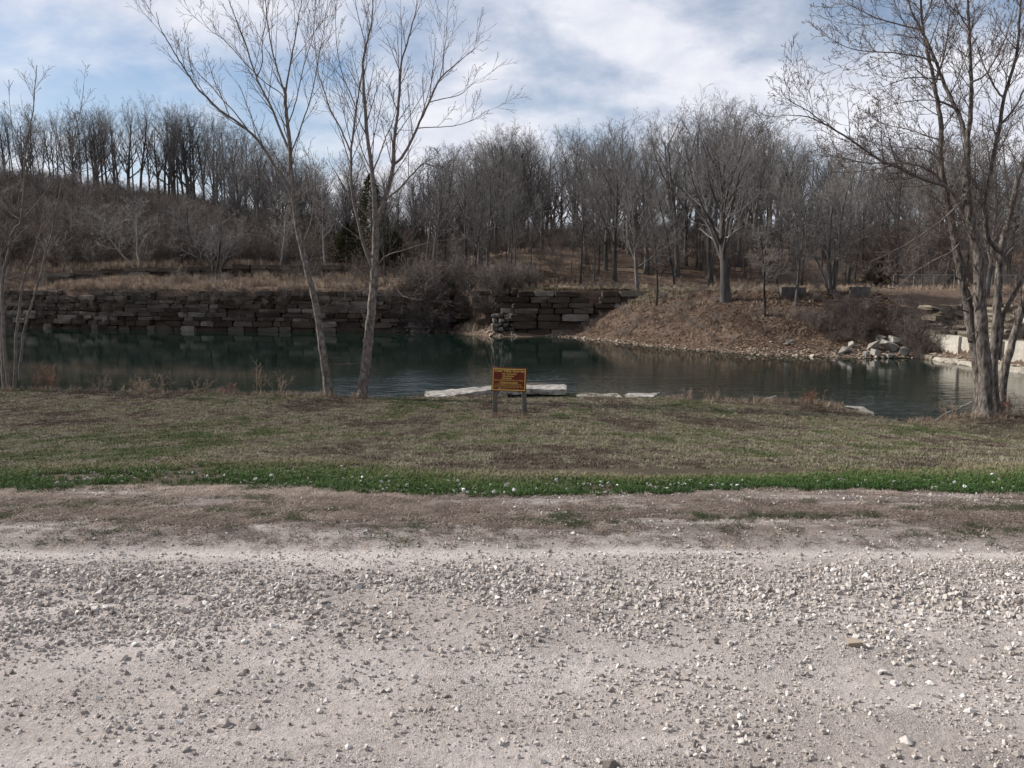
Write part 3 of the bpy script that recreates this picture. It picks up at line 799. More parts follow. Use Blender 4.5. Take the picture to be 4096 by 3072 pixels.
def multi(seed, n, H, r, spread):
    rng = random.Random(seed); out = []
    P = dict(max=3, seg=[7, 5, 3, 2], wan=[.07, .12, .16, .2], up=[.03, .05, .04, .02], n=[15, 8, 5, 0], ang=[36, 40, 45, 0], lr=[.36, .48, .5, 0], fall=[.35, .3, .3, 0],
             start=[.28, .2, .2, 0], rr=[.5, .55, .7, 0], tap=[.2, .3, .5, .7], rmin=.011)
    for i in range(n):
        az = 6.28 * i / n + rng.uniform(-.4, .4); sp_ = spread * rng.uniform(.3, 1)
        grow(out, rng, Vector((math.cos(az) * .15, math.sin(az) * .15, -.2)), Vector((math.cos(az) * sp_, math.sin(az) * sp_, 1)).normalized(), H * rng.uniform(.75, 1), r * rng.uniform(.7, 1), 0, P)
    zmax = max(q.z for _, p_, _r in out for q in p_)
    return dict(trunk=tube_mesh('trunk', [(by_level(out, 0, 0), 6)], M_BARK_FAR), crown=tube_mesh('crown', [(by_level(out, 1, 1), 4), (by_level(out, 2, 3), 3)], M_TWIG_FAR), h=zmax)
CLUMP = multi(401, 6, 10, .17, .35)
big(CLUMP, 3328, 1172, 3350, 640, 'bare_tree', 'many stemmed tree leaning right between the two concrete blocks', 1.0)
BUSHY = multi(402, 4, 8, .16, .7)
big(BUSHY, 855, 1115, 840, 785, 'bare_tree', 'broad low tree with dark forked trunk on the ledge above the long wall', 1.3)
def recolor(kind, mat):
    out = {'h': kind['h']}
    for k in ('trunk', 'crown'):
        me = kind[k].copy(); me.materials.clear(); me.materials.append(mat); out[k] = me
    return out
PALE = recolor(slim(405), M_PALE); PALE2 = recolor(slim(406), M_PALE)
big(PALE, 1303, 1072, 1290, 715, 'pale_tree', 'white barked slender tree seen between the two near trunks', 1.3)
big(PALE2, 1122, 1068, 1112, 745, 'pale_tree', 'pale slender tree left of the leaning near trunk, on the upper ledge', 1.6)
big(recolor(multi(407, 2, 8, .11, .6), M_PALE), 555, 1085, 530, 780, 'pale_tree', 'pale crooked tree above the grassy ramp on the hill', 1.5)

# evergreen cedars
M_CEDAR = noise_mat('cedar_foliage', [(0.3, (0.035, 0.042, 0.022)), (0.55, (0.07, 0.066, 0.034)), (0.75, (0.13, 0.095, 0.05))], 1.3, rough=0.95)
def cedar(seed, H, Wd):
    g = np.random.RandomState(seed); V = []; Q = []
    for i in range(5200):
        z = H * (0.05 + 0.95 * g.uniform() ** 1.25); rmax = Wd / 2 * (1 - z / H) ** 0.75 * (0.75 + 0.5 * g.uniform())
        rr_ = rmax * math.sqrt(g.uniform(0.12, 1)); az = g.uniform(0, 6.28)
        c_ = np.array([rr_ * math.cos(az), rr_ * math.sin(az), z + 0.12 * math.sin(az * 5 + z * 3)])
        o_ = np.array([math.cos(az), math.sin(az), g.uniform(-.25, .5)]); s_ = g.uniform(.10, .26)
        t_ = np.cross(o_, g.normal(size=3)); t_ /= np.linalg.norm(t_)
        k = len(V); V += [c_ - t_ * s_ * .35, c_ + t_ * s_ * .35, c_ + t_ * s_ * .2 + o_ * s_, c_ - t_ * s_ * .2 + o_ * s_]
        Q.append((k, k + 1, k + 2, k + 3))
    cr = np_mesh('crown', V, [np.array(Q)], M_CEDAR)
    tr = tube_mesh('trunk', [([([Vector((0, 0, -.3)), Vector((0, 0, H * .5)), Vector((0, 0, H * .97))], [.16, .1, .02])], 7)], M_BARK_FAR)
    return cr, tr
for sxb, sxt, syt, wd, lab in ((1490, 1490, 700, 6.0, 'tall rusty dark cedar behind the forked near tree'), (1580, 1570, 930, 4.2, 'small dark green cedar at the right foot of the tall cedar'),
                               (1395, 1400, 900, 5.0, 'olive cedar bush left of the tall cedar'), (3520, 3520, 1040, 2.6, 'small dark cedar above the leafy bank near the fence')):
    Y = 86.0 if sxb < 2000 else 73.0
    p = at_depth(sxb, 1075, Y); z = hf(p.x, Y); top = at_depth(sxt, syt, Y)
    cr, tr = cedar(int(sxb), top.z - z, wd)
    e = empty('cedar_tree', (p.x, Y, z)); link('trunk', tr, e); link('crown', cr, e); tag(e, lab, 'evergreen tree')

# ------------------------------------------------------------------ brush, dry grass, leaves, rubble on the far side
def brush_mesh(seed, n, H, mat, spread=.5, sub=8):
    rng = random.Random(seed); out = []
    P = dict(max=2, seg=[4, 3, 2], wan=[.12, .18, .2], up=[.04, .03, .02], n=[sub, 4, 0], ang=[38, 42, 0], lr=[.42, .5, 0], fall=[.3, .3, 0], start=[.2, .2, 0], rr=[.6, .7, 0], tap=[.35, .5, .7], rmin=.007)
    for i in range(n):
        az = rng.uniform(0, 6.28); q = rng.uniform(.1, 1) * spread
        grow(out, rng, Vector((math.cos(az) * .15, math.sin(az) * .15, -.1)), Vector((math.cos(az) * q, math.sin(az) * q, 1)).normalized(), H * rng.uniform(.5, 1), .018, 0, P)
    return tube_mesh('brush', [(by_level(out, 0, 0), 4), (by_level(out, 1, 2), 3)], mat)
brush = [brush_mesh(501 + i, 9, 2.4, M_BRUSH, .75) for i in range(5)]
bx, by, bs, bt = [], [], [], []
def add_brush(n, f, s0, s1, t0, t1):
    c_ = 0
    while c_ < n:
        x_, y_ = f(); 
        if x_ is None: continue
        bx.append(x_); by.append(y_); bs.append(random.uniform(s0, s1)); bt.append(min(1, max(0, random.gauss((t0 + t1) / 2, (t1 - t0) / 2)))); c_ += 1
def hill():
    Y = 84.5 + 66 * random.random() ** 1.1; sx = random.uniform(-500, 1250); p = at_depth(sx, 900, Y); return p.x, Y
add_brush(1900, hill, .8, 1.7, .1, .75)
def floor():
    Y = random.uniform(76, 130); sx = random.uniform(1100, 4600); p = at_depth(sx, 900, Y); return p.x, Y
add_brush(900, floor, .6, 1.5, .0, .6)
def floor2():
    Y = random.uniform(69.5, 77); sx = random.choice([random.uniform(1650, 2150), random.uniform(3100, 4300)]); p = at_depth(sx, 900, Y); return p.x, Y
def back():
    Y = random.uniform(100, 168); sx = random.uniform(1000, 4800); p = at_depth(sx, 900, Y); return p.x, Y
add_brush(480, back, 1.2, 2.6, .0, .4)
add_brush(130, floor2, .5, 1.1, .2, .8)
def bankB():
    x_ = random.uniform(-8.8, 0.6); s_ = random.uniform(2.2, 9); return x_, float(shoreY(x_)) + s_
add_brush(260, bankB, .45, 1.0, .1, .8)
def endw():
    x_ = random.uniform(-9.5, -5.5); return x_, float(shoreY(x_)) + random.uniform(-.1, 1.2)
add_brush(30, endw, .9, 1.5, .1, .7)
def bankR():
    sx = random.gauss(3430, 130); sy = random.gauss(1300, 45)
    if not 1230 < sy < 1385 or sx > 3660: return None, None
    p = hitf(sx, sy); return p.x, p.y
add_brush(80, bankR, .3, .62, .0, .5)
def bankL():
    x_ = random.uniform(-60, -9); return x_, float(shoreY(x_)) + random.uniform(1.5, 12)
add_brush(150, bankL, .25, .7, .2, .8)
def bankRW():
    y_ = random.uniform(30, 46); return float(wallX(y_)) + random.uniform(2.2, 8), y_
add_brush(95, bankRW, .25, .6, .2, .8)
def ledgeb():
    return random.uniform(23.2, 27), random.uniform(43.8, 48)
add_brush(70, ledgeb, .3, .8, .1, .6)
bzs = [None] * len(bx)
for i in range(210):                       # growth rooted in the joints of the long wall
    x_ = random.uniform(-54, -6); bx.append(x_); by.append(float(shoreY(x_)) + random.uniform(-.12, .2)); bzs.append(WATER + 3.7 * random.random() ** .6)
    bs.append(random.uniform(.18, .5)); bt.append(random.uniform(.1, .8))
def mound():
    x_ = random.uniform(5, 23); return x_, float(shoreY(x_)) + random.uniform(2, 13)
k0 = len(bx); add_brush(260, mound, .12, .36, .2, .9); bzs += [None] * (len(bx) - k0)
bx, by = np.array(bx), np.array(by); n = len(bx)
bz = Hf(bx, by); bz = np.array([b_ if q is None else q for q, b_ in zip(bzs, bz)])
scatter('undergrowth', np.stack([bx, by, bz], 1), np.stack([rs.normal(0, .12, n), rs.normal(0, .12, n), rs.uniform(0, 6.28, n)], 1), np.array(bs), rs.randint(0, 5, n), np.array(bt), brush,
        'tangled leafless undergrowth on the hill and far bank', 'undergrowth')
tallg = [blades_mesh('dry_tuft', rs, 26, 0.25, 0.85, 0.022, 0.5, 0.16, M_DRYG, .6) for i in range(4)]
gx_, gy_, gs_, gt_ = [], [], [], []
def addg(x_, y_, s_, t_): gx_.append(x_); gy_.append(y_); gs_.append(s_); gt_.append(t_)
for i in range(5200):                      # ledge above the long wall
    x_ = random.uniform(-60, -2); s_ = 0.9 + 13 * random.random() ** 1.4; y_ = float(shoreY(x_)) + s_
    nz = float(fbm(np.array([x_ * .25]), np.array([y_ * .25]), 151)[0])
    if nz > random.uniform(.3, .6): addg(x_, y_, random.uniform(.45, 1.1), random.gauss(.5, .22))
for i in range(2600):                      # path level on the right and edge of the wood
    sx = random.uniform(1700, 4300); y_ = random.uniform(60, 76); p = at_depth(sx, 1100, y_)
    if y_ - float(shoreY(p.x)) < 8.5 and y_ < 66: continue
    nz = float(fbm(np.array([p.x * .3]), np.array([y_ * .3]), 152)[0])
    if nz > random.uniform(.35, .62): addg(p.x, y_, random.uniform(.25, .75) * (1.3 if sx < 2150 else 1), random.gauss(.5, .22))
for i in range(2600):                      # straw on the leafy bank
    x_ = random.uniform(4, 24); s_ = random.uniform(1.5, 14); y_ = float(shoreY(x_)) + s_
    nz = float(fbm(np.array([x_ * .4]), np.array([y_ * .5]), 153)[0])
    if nz > random.uniform(.42, .62): addg(x_, y_, random.uniform(.15, .45), random.gauss(.6, .2))
for i in range(500):                       # grassy ramp on the ledge
    sx = random.uniform(380, 620); y_ = random.uniform(80, 84.5); p = at_depth(sx, 1100, y_); addg(p.x, y_, random.uniform(.5, 1), random.gauss(.65, .2))
gx_, gy_ = np.array(gx_), np.array(gy_); n = len(gx_)
scatter('tall_dry_grass', np.stack([gx_, gy_, Hf(gx_, gy_)], 1), np.stack([0 * gx_, 0 * gx_, rs.uniform(0, 6.28, n)], 1), np.array(gs_), rs.randint(0, 4, n), np.clip(np.array(gt_), 0, 1), tallg,
        'tall straw coloured grass on the ledges of the far side', 'dry grass')
# path turf
n = 9000
sxs = rs.uniform(2050, 3500, n); y = rs.uniform(60, 70, n); x = np.array([at_depth(a_, 1150, b_).x for a_, b_ in zip(sxs, y)])
k = (y - shoreY(x) > 10.2) | ((x < 9.5) & (y > 65.2)); x, y = x[k], y[k]; n = len(x)
lowg = [blades_mesh('path_tuft', rs, 18, 0.04, 0.14, 0.03, 0.9, 0.2, M_GRASS) for i in range(3)]
tt = np.clip(0.36 + 0.5 * (fbm(x * .4, y * .6, 155) - .5) + 0.25 * np.exp(-((x - 5) / 4) ** 2) + rs.normal(0, .12, n), 0, 1)
scatter('path_grass', np.stack([x, y, Hf(x, y)], 1), np.stack([0 * x, 0 * x, rs.uniform(0, 6.28, n)], 1), rs.uniform(.7, 1.3, n), rs.randint(0, 3, n), tt, lowg,
        'short pale grass of the path above the far bank', 'grass')
M_LEAF = tint_mat('fallen_leaf', [(0.0, (0.058, 0.032, 0.022)), (0.35, (0.118, 0.069, 0.047)), (0.7, (0.19, 0.127, 0.09)), (1.0, (0.31, 0.245, 0.185))], 0.8, 0.2)
def leaf(g):
    b_ = g.uniform(-.35, .35); V = [(-.5, 0, .05), (0, -.3, b_ * .3), (.5, 0, .05 + b_ * .4), (0, .3, -b_ * .2)]
    return np_mesh('leaf', V, [np.array([[0, 1, 2], [0, 2, 3]])], M_LEAF)
leaves = [leaf(rs) for i in range(5)]
N_ = 105000
x = rs.uniform(2.6, 26, N_); s_ = rs.uniform(0.1, 15, N_); y = shoreY(x) + s_
X2_ = rs.uniform(-2, 60, 22000); Y2_ = rs.uniform(66, 90, 22000)
X3_ = rs.uniform(-9, 1, 2500); Y3_ = shoreY(X3_) + rs.uniform(.2, 5, 2500)
Y4_ = rs.uniform(28, 45, 5000); X4_ = wallX(Y4_) + rs.uniform(1.5, 10, 5000)
x = np.concatenate([x, X2_, X3_, X4_]); y = np.concatenate([y, Y2_, Y3_, Y4_])
k = ~((y < 45) & (x > wallX(np.clip(y, 18, 45)) - .2) & (x < wallX(np.clip(y, 18, 45)) + 1.4)); x, y = x[k], y[k]; n = len(x)
big_ = fbm(x * .35, y * .35, 161); sm = fbm(x * 1.6, y * 1.6, 162)
sl_ = np.clip((y - shoreY(x)) / 11, 0, 1)
k = sm * .6 + big_ * .4 + rs.normal(0, .08, n) > .40
x, y, big_, sm, sl_ = x[k], y[k], big_[k], sm[k], sl_[k]; n = len(x)
tint = np.clip(0.40 + 0.6 * (big_ - .5) + 0.7 * (sm - .5) + rs.normal(0, .16, n) + 0.45 * np.exp(-(sl_ / .16) ** 2), 0, 1)
scatter('leaf_litter', np.stack([x, y, Hf(x, y) + 0.02], 1), rs.normal(0, 1, (n, 3)) * np.array([.22, .22, 3]), np.clip(rs.lognormal(math.log(.10), .4, n), .05, .2), rs.randint(0, 5, n), tint, leaves,
        'russet fallen leaves covering the far bank', 'fallen leaves')
M_RUB = tint_mat('rubble_stone', [(0, (0.12, 0.095, 0.07)), (.5, (0.21, 0.17, 0.13)), (1, (0.36, 0.31, 0.25))])
rub = [hull_mesh('rubble', rs, 12, (1, rs.uniform(.6, .9), rs.uniform(.35, .6)), M_RUB) for i in range(6)]
n1, n2, n3 = 560, 330, 260
x1 = rs.uniform(2.8, 23, n1); y1 = shoreY(x1) + np.abs(rs.normal(0, 0.7, n1)) * (0.5 + 0.9 * sstep((x1 - 5) / 12)) + 0.05
x2 = rs.uniform(-8.6, .4, n2); y2 = shoreY(x2) + rs.uniform(0, 2.2, n2)
y3 = rs.uniform(34, 44, n3); x3 = wallX(y3) + rs.uniform(-.1, 1.0, n3)
x = np.concatenate([x1, x2, x3]); y = np.concatenate([y1, y2, y3]); n = len(x)
sz = np.clip(rs.lognormal(math.log(.085), .5, n), .04, .34)
scatter('rubble', np.stack([x, y, Hf(x, y) + sz * .15], 1), rs.normal(0, 1, (n, 3)) * np.array([.3, .3, 3]), sz, rs.randint(0, 6, n), np.clip(rs.normal(.5, .25, n), 0, 1), rub,
        'broken pale limestone rubble along the far waterline', 'rubble')

# ------------------------------------------------------------------ dry stacked block walls
M_BLOCK = None
def block_mat(name, cols, scale=1.4):
    m, N, L, b = principled(name, 0.95, 0.08)
    src = coord(N, 'pos')
    oi = N.new('ShaderNodeObjectInfo')
    r = ramp_node(N, cols); L.new(oi.outputs['Random'], r.inputs[0])
    f = tex_noise(N, L, src, scale, 6, 0.65); f2 = tex_noise(N, L, src, scale * 7, 5, 0.7)
    c = mixc(N, L, 1.0, r.outputs[0], mathn(N, L, 'ADD', mathn(N, L, 'MULTIPLY', f, 1.3), 0.3), 'MULTIPLY')
    c = mixc(N, L, 1.0, c, mathn(N, L, 'ADD', mathn(N, L, 'MULTIPLY', f2, 0.9), 0.5), 'MULTIPLY')
    L.new(c, b.inputs['Base Color']); bump(N, L, b, f2, 0.8, 0.05)
    return m
M_BLOCK = block_mat('weathered_block', [(0, (0.035, 0.026, 0.020)), (.45, (0.070, 0.055, 0.044)), (.8, (0.105, 0.088, 0.073)), (1, (0.19, 0.168, 0.145))])
M_WHITE = block_mat('fresh_limestone', [(0, (0.33, 0.30, 0.25)), (1, (0.46, 0.43, 0.38))], 0.8)
M_CREAM = block_mat('cream_ledge', [(0, (0.17, 0.15, 0.115)), (1, (0.36, 0.33, 0.28))], 2.0)
M_LEDGE = block_mat('tan_ledge', [(0, (0.10, 0.083, 0.063)), (.6, (0.135, 0.113, 0.087)), (1, (0.19, 0.165, 0.13))], 1.1)
def rough_box(seed, mat, jit=0.06, name='block', wear=1.0):
    g = np.random.RandomState(seed)
    bm = bmesh.new(); bmesh.ops.create_cube(bm, size=1.0)
    bmesh.ops.subdivide_edges(bm, edges=bm.edges[:], cuts=1, use_grid_fill=True)
    for v_ in bm.verts:
        k_ = sum(1 for q in v_.co if abs(q) > .4)          # corners and edges are worn back
        v_.co *= 1 - wear * (0, 0, .015, .07)[k_]
        v_.co += Vector(g.normal(0, jit * .45, 3))
    return bm_mesh(name, bm, mat)
BLK = [rough_box(600 + i, M_BLOCK) for i in range(14)]
wall = empty('stone_wall', (-30, 72, WATER)); tag(wall, 'long dark dry stacked wall of quarry blocks rising from the lake', 'stone wall')
wall_inv = Vector((-30, 72, WATER))
hs = [.48, .50, .34, .44, .36, .40, .32, .42, .44]
z = WATER - 0.05
rb = random.Random(11)
blocks = []
for ci, h in enumerate(hs):
    x_ = -57.0 + rb.uniform(0, 1)
    while x_ < -6.2:
        w = rb.choice([rb.uniform(.7, 1.3), rb.uniform(1.2, 1.9), rb.uniform(1.6, 2.8)])
        if ci > 4 and rb.random() < .3: w *= 1.2
        xc = x_ + w / 2; yc = float(shoreY(xc)) + 0.45 + ci * 0.05 + rb.gauss(0, .10)
        sl_ = math.atan2(float(shoreY(xc + 1) - shoreY(xc - 1)), 2)
        if ci == 0 and rb.random() < .45: yc += .35
        if not (ci == len(hs) - 1 and rb.random() < .15) and rb.random() > .03:
            blocks.append((xc, yc, z + h / 2 + rb.gauss(0, .02), w - rb.uniform(.015, .07), 1.0, h - rb.uniform(.005, .035), sl_ + rb.gauss(0, .02), rb.gauss(0, .012)))
        x_ += w
    z += h
z = -1.75
for ci, h in enumerate([.5, .46, .5, .44, .5, .46]):
    x_ = -6.3
    while x_ < .3:
        w = rb.uniform(1.0, 2.4); xc = x_ + w / 2
        if rb.random() < .88: blocks.append((xc, float(shoreY(xc)) + 2.35 + ci * .1 + rb.gauss(0, .1), z + h / 2, w - .08, 1.0, h - .04, rb.gauss(0, .04), rb.gauss(0, .015)))
        x_ += w
    z += h
for (xc, yc, zc_, w, d, h, a1, a2) in blocks:
    link('block', rb.choice(BLK), wall, Vector((xc, yc, zc_)) - wall_inv, (0, a2, a1), (w, d, h))
cw = empty('stone_wall', (5, 64.6, WATER)); tag(cw, 'short dark block wall closing the corner above the leafy slope', 'stone wall')
z = WATER - .05
for ci, h in enumerate([.62, .66, .6, .48, .42, .5, .46]):
    x_ = 0.3 + rb.uniform(-.4, .2)
    while x_ < 9.7:
        w = rb.uniform(.9, 2.4); xc = x_ + w / 2
        yc = CORNER_Y - .1 + ci * .03 + rb.gauss(0, .12)
        if rb.random() > .06 and hf(xc, yc - .8) < z + h:
            link('block', rb.choice(BLK), cw, Vector((xc, yc, z + h / 2)) - Vector((5, 64.6, WATER)), (0, rb.gauss(0, .02), rb.gauss(0, .04)), (w - .06, 1.0, h - .05))
        x_ += w
    z += h
# outcrop of small pale stones at the point of the bank
M_OUT = block_mat('pale_outcrop', [(0, (0.06, 0.05, 0.042)), (1, (0.20, 0.18, 0.158))], 3)
OUT = [rough_box(650 + i, M_OUT, .1) for i in range(6)]
for (sx0, sx1, sy0, sy1, k_, lab) in ((1965, 2045, 1255, 1345, 5, 'pale cracked stone outcrop at the tip of the brushy bank'), (1565, 1625, 1265, 1330, 5, 'small stack of flat pale stones right of the forked near tree'),
                                      (1640, 1720, 1290, 1330, 3, 'low run of broken stones under the brush, right of the small stack')):
    p0 = at_z((sx0 + sx1) / 2, sy1, WATER); e = empty('stone_outcrop', p0); tag(e, lab, 'rocks')
    wpx = (sx1 - sx0) / F * p0.y; hpx = (sy1 - sy0) / F * p0.y
    for r_ in range(k_):
        x_ = -wpx / 2
        while x_ < wpx / 2:
            w = rb.uniform(.2, .55); hh_ = hpx / k_
            link('stone', rb.choice(OUT), e, (x_ + w / 2 + rb.gauss(0, .05), .3 + r_ * .16 + rb.gauss(0, .18), hh_ * (r_ + .5) + rb.gauss(0, .04)), (rb.gauss(0, .12), rb.gauss(0, .12), rb.gauss(0, .3)), (w * rb.uniform(.7, 1), .7, hh_ * rb.uniform(.6, .95))); x_ += w
# upper ledge on the left hill
ul = empty('rock_ledge', (-30, 83, 2)); tag(ul, 'low dark limestone ledge above the grassy shelf', 'rock ledge')
for ci in range(3):
    x_ = -50.0
    while x_ < -16:
        w = rb.uniform(1.5, 4); xc = x_ + w / 2; yl = 82.9 + 1.5 * (float(fbm(np.array([xc * .1]), np.array([0.]), 51)[0]) - .5) + rb.gauss(0, .15)
        if not -38 < xc < -34 or ci == 2:
            link('slab', rb.choice(BLK), ul, Vector((xc, yl + ci * .05, hf(xc, yl - .9) + .15 + ci * .46)) - Vector((-30, 83, 2)), (0, rb.gauss(0, .02), rb.gauss(0, .05)), (w * .98, 1.0, .45))
        x_ += w
# white quarry face on the right
WB = [rough_box(700 + i, M_WHITE, .018, wear=.2) for i in range(5)]
SB = [rough_box(740 + i, M_CREAM, .09) for i in range(5)]
LB = [rough_box(720 + i, M_LEDGE, .09) for i in range(8)]
RWP = Vector((24, 40, WATER))
face = empty('quarry_face', RWP); tag(face, 'sunlit white limestone quarry face at the right end of the lake', 'rock face')
led = empty('rock_ledge', RWP); tag(led, 'brown layered ledges stepping up behind the white quarry face', 'rock ledge')
def wall_run(parent, meshes, name, y0, y1, off, zb, h, wlo, whi, depth, jx=.05, gap=.02, dip=0.0, prob=1.0):
    y_ = y0
    while y_ < y1:
        w = rb.uniform(wlo, whi); yc = y_ + w / 2
        ang = math.atan2(float(wallX(yc + .6) - wallX(yc - .6)), 1.2)
        if rb.random() < prob:
            link(name, rb.choice(meshes), parent, Vector((float(wallX(yc)) + off + depth / 2 + rb.gauss(0, jx), yc, zb + h / 2 + rb.gauss(0, .02))) - RWP, (0, 0, -ang), (depth, w - gap, h))
        y_ += w
wall_run(face, SB, 'slab', 27, 44.2, 0.05, -2.75, .40, .9, 2.2, 1.2, .09)
wall_run(face, WB, 'block', 27, 43.8, 1.0, -2.32, 1.12, 2.2, 4.2, 1.4, .006, .004)
wall_run(face, WB, 'block', 27, 40.4, 3.0, -1.05, .95, 1.8, 3.6, 1.2, .012, .006)
for i, (off, zb, h) in enumerate([(1.5, -1.2, .26), (1.8, -.94, .24), (2.3, -.70, .28), (2.7, -.42, .22), (3.2, -0.2, .26), (3.9, .06, .26), (4.6, .32, .24)]):
    wall_run(led, LB, 'slab', 40.2, 45.5 + i * .3, off, zb, h, .5, 1.5, 1.6, .10, .03, prob=.92)
# end of the ledges facing the camera
for i in range(7):
    x_ = 24.7 + rb.uniform(-.2, .5)
    while x_ < 26.5:
        w = rb.uniform(.4, 1.3)
        if rb.random() < .93: link('slab', rb.choice(LB), led, Vector((x_ + w / 2, 44.8 + i * .22 + rb.gauss(0, .05), -1.45 + i * .285)) - RWP, (rb.gauss(0, .02), rb.gauss(0, .02), rb.gauss(0, .05)), (w, 1.5, rb.uniform(.27, .32)))
        x_ += w

# boulders at the water's edge right
M_BOUL = block_mat('boulder_stone', [(0, (0.19, 0.175, 0.15)), (1, (0.34, 0.32, 0.285))], 2.2)
def boulder(sx, sy, wpx, hpx, label, rz, boxy=True, tilt=(0, 0), seed=0):
    p = hitf(sx, sy); k = p.y / F
    g = np.random.RandomState(800 + seed)
    me = hull_mesh('boulder', g, 18, (1, 1, 1), M_BOUL, boxy=boxy)
    o = link('boulder', me, None, (p.x, p.y, p.z + hpx * k * .35), (tilt[0], tilt[1], rz), (wpx * k * .43, wpx * k * .3, hpx * k * .42))
    tag(o, label, 'boulder', 'boulders by the water on the right'); return o
boulder(3552, 1400, 72, 46, 'flat topped pale boulder leaning left in the middle of the boulder pile', .3, True, (.3, .35), 1)
boulder(3618, 1425, 66, 52, 'largest rounded white boulder at the right end of the pile', .1, False, (0, 0), 2)
boulder(3500, 1424, 42, 34, 'small white boulder at the waterline in front of the pile', .5, True, (.1, .2), 3)
boulder(3460, 1426, 26, 26, 'smallest pale boulder at the left of the white one', .9, True, (.1, 0), 4)
boulder(3590, 1374, 80, 34, 'grey slab boulder on top of the boulder pile', .2, True, (.1, .25), 5)
boulder(3490, 1400, 56, 50, 'dark cracked boulder at the left side of the pile', .6, True, (.2, -.4), 6)
boulder(3372, 1412, 84, 34, 'tilted brown layered boulder apart from the pile, to the left', .2, False, (0, -.35), 7)
boulder(3402, 1388, 46, 34, 'rough brown boulder lying on the tilted layered one', .7, False, (0, -.5), 8)
boulder(3562, 1432, 44, 20, 'low flat stone awash between the two white boulders', .1, True, (0, 0), 9)
boulder(3522, 1370, 40, 36, 'squarish dark boulder at the back of the pile under brush', .4, True, (.2, .1), 10)
boulder(3290, 1288, 40, 30, 'lone grey boulder half buried in the leaves up the bank', .4, True, (.2, .1), 11)
boulder(3155, 1375, 34, 20, 'pale stone poking from the bank right of the rubble slope', .4, True, (.1, .1), 12)

# concrete blocks and fence on the plateau
M_CONC = noise_mat('old_concrete', [(0.3, (0.05, 0.045, 0.04)), (0.7, (0.12, 0.11, 0.098))], 2.5, bumpd=.02)
for sx, w, lab in ((3168, 1.75, 'long low concrete block on the grass right of the oak'), (3437, 1.3, 'shorter concrete block near the brush, right of the many stemmed tree')):
    p = hitf(sx, 1183); bm = bmesh.new(); bmesh.ops.create_cube(bm, size=1); bmesh.ops.scale(bm, vec=(w, .6, .75), verts=bm.verts)
    bmesh.ops.bevel(bm, geom=bm.edges[:], offset=.03, segments=2, affect='EDGES')
    o = link('concrete_block', bm_mesh('concrete_block', bm, M_CONC), None, (p.x, p.y, p.z + .22), (0, .02, .06)); tag(o, lab, 'concrete block', 'concrete blocks on the far bank')
M_GALV = noise_mat('galvanised', [(0.3, (0.17, 0.17, 0.17)), (0.7, (0.26, 0.26, 0.26))], 4, rough=.5)
def cyl(p0, p1, r, s=8): return ([Vector(p0), Vector(p0).lerp(Vector(p1), .5), Vector(p1)], [r, r, r])
for (sxa, sxb, lab) in ((3572, 3815, 'grey chain link fence behind the drooping near branches'), (3965, 4250, 'grey chain link fence at the right edge beyond the near tree')):
    Y = 66.0; pa, pb = at_depth(sxa, 1150, Y), at_depth(sxb, 1150, Y)
    z0 = min(hf(pa.x, Y), hf(pb.x, Y)); e = empty('chain_fence', (pa.x, Y, z0)); tag(e, lab, 'fence'); Ln = pb.x - pa.x; Hh = 1.15
    for i in range(4):
        link('post', tube_mesh('post', [([cyl((Ln * i / 3, 0, -.3), (Ln * i / 3, 0, Hh), .035)], 8)], M_GALV), e)
    link('rail', tube_mesh('rail', [([cyl((0, 0, Hh), (Ln, 0, Hh), .026)], 6)], M_GALV), e)
    ws = []
    k = 0.0
    while k < Ln + Hh:
        for sgn in (0, 1):
            a0, a1 = (k - Hh, k) if sgn else (k, k - Hh)
            za, zb_ = 0.05, Hh
            q0, q1 = Vector((a0, 0, za)), Vector((a1, 0, zb_))
            if 0 <= q0.x <= Ln and 0 <= q1.x <= Ln: ws.append(([q0, q0.lerp(q1, .5), q1], [.003] * 3))
        k += .11
    q = link('wire_mesh', tube_mesh('wire_mesh', [(ws, 3)], M_GALV), e); q['kind'] = 'stuff'

# ------------------------------------------------------------------ near trees traced from the photograph
def traced(pts, Y, rng, d0=0.0, d1=0.0, jit=0.007):
    n_ = len(pts)
    out = []
    for i, (sx, sy) in enumerate(pts):
        t = i / max(1, n_ - 1)
        out.append(at_depth(sx, sy, Y + d0 + (d1 - d0) * t))
    # resample smoothly (Catmull-Rom)
    res = []
    for i in range(n_ - 1):
        p0 = out[max(0, i - 1)]; p1 = out[i]; p2 = out[i + 1]; p3 = out[min(n_ - 1, i + 2)]
        m_ = 4
        for k in range(m_):
            t = k / m_; t2 = t * t; t3 = t2 * t
            res.append(0.5 * ((2 * p1) + (p2 - p0) * t + (2 * p0 - 5 * p1 + 4 * p2 - p3) * t2 + (3 * p1 - p0 - 3 * p2 + p3) * t3))
    res.append(out[-1])
    for q in res[1:-1]: q += Vector((rng.gauss(0, jit), rng.gauss(0, jit), rng.gauss(0, jit * .5)))
    return res
def radii(pts, r0, r1, flare=0.0):
    n_ = len(pts); out = []
    ph = random.uniform(0, 6)
    for i in range(n_):
        t = i / (n_ - 1); r_ = (r0 + (r1 - r0) * t) * (1 + .045 * math.sin(i * 1.9 + ph) + .03 * math.sin(i * 3.7 + 2 * ph))
        if flare: r_ *= 1 + flare * max(0, 1 - t * n_ / 3)
        out.append(r_)
    return out
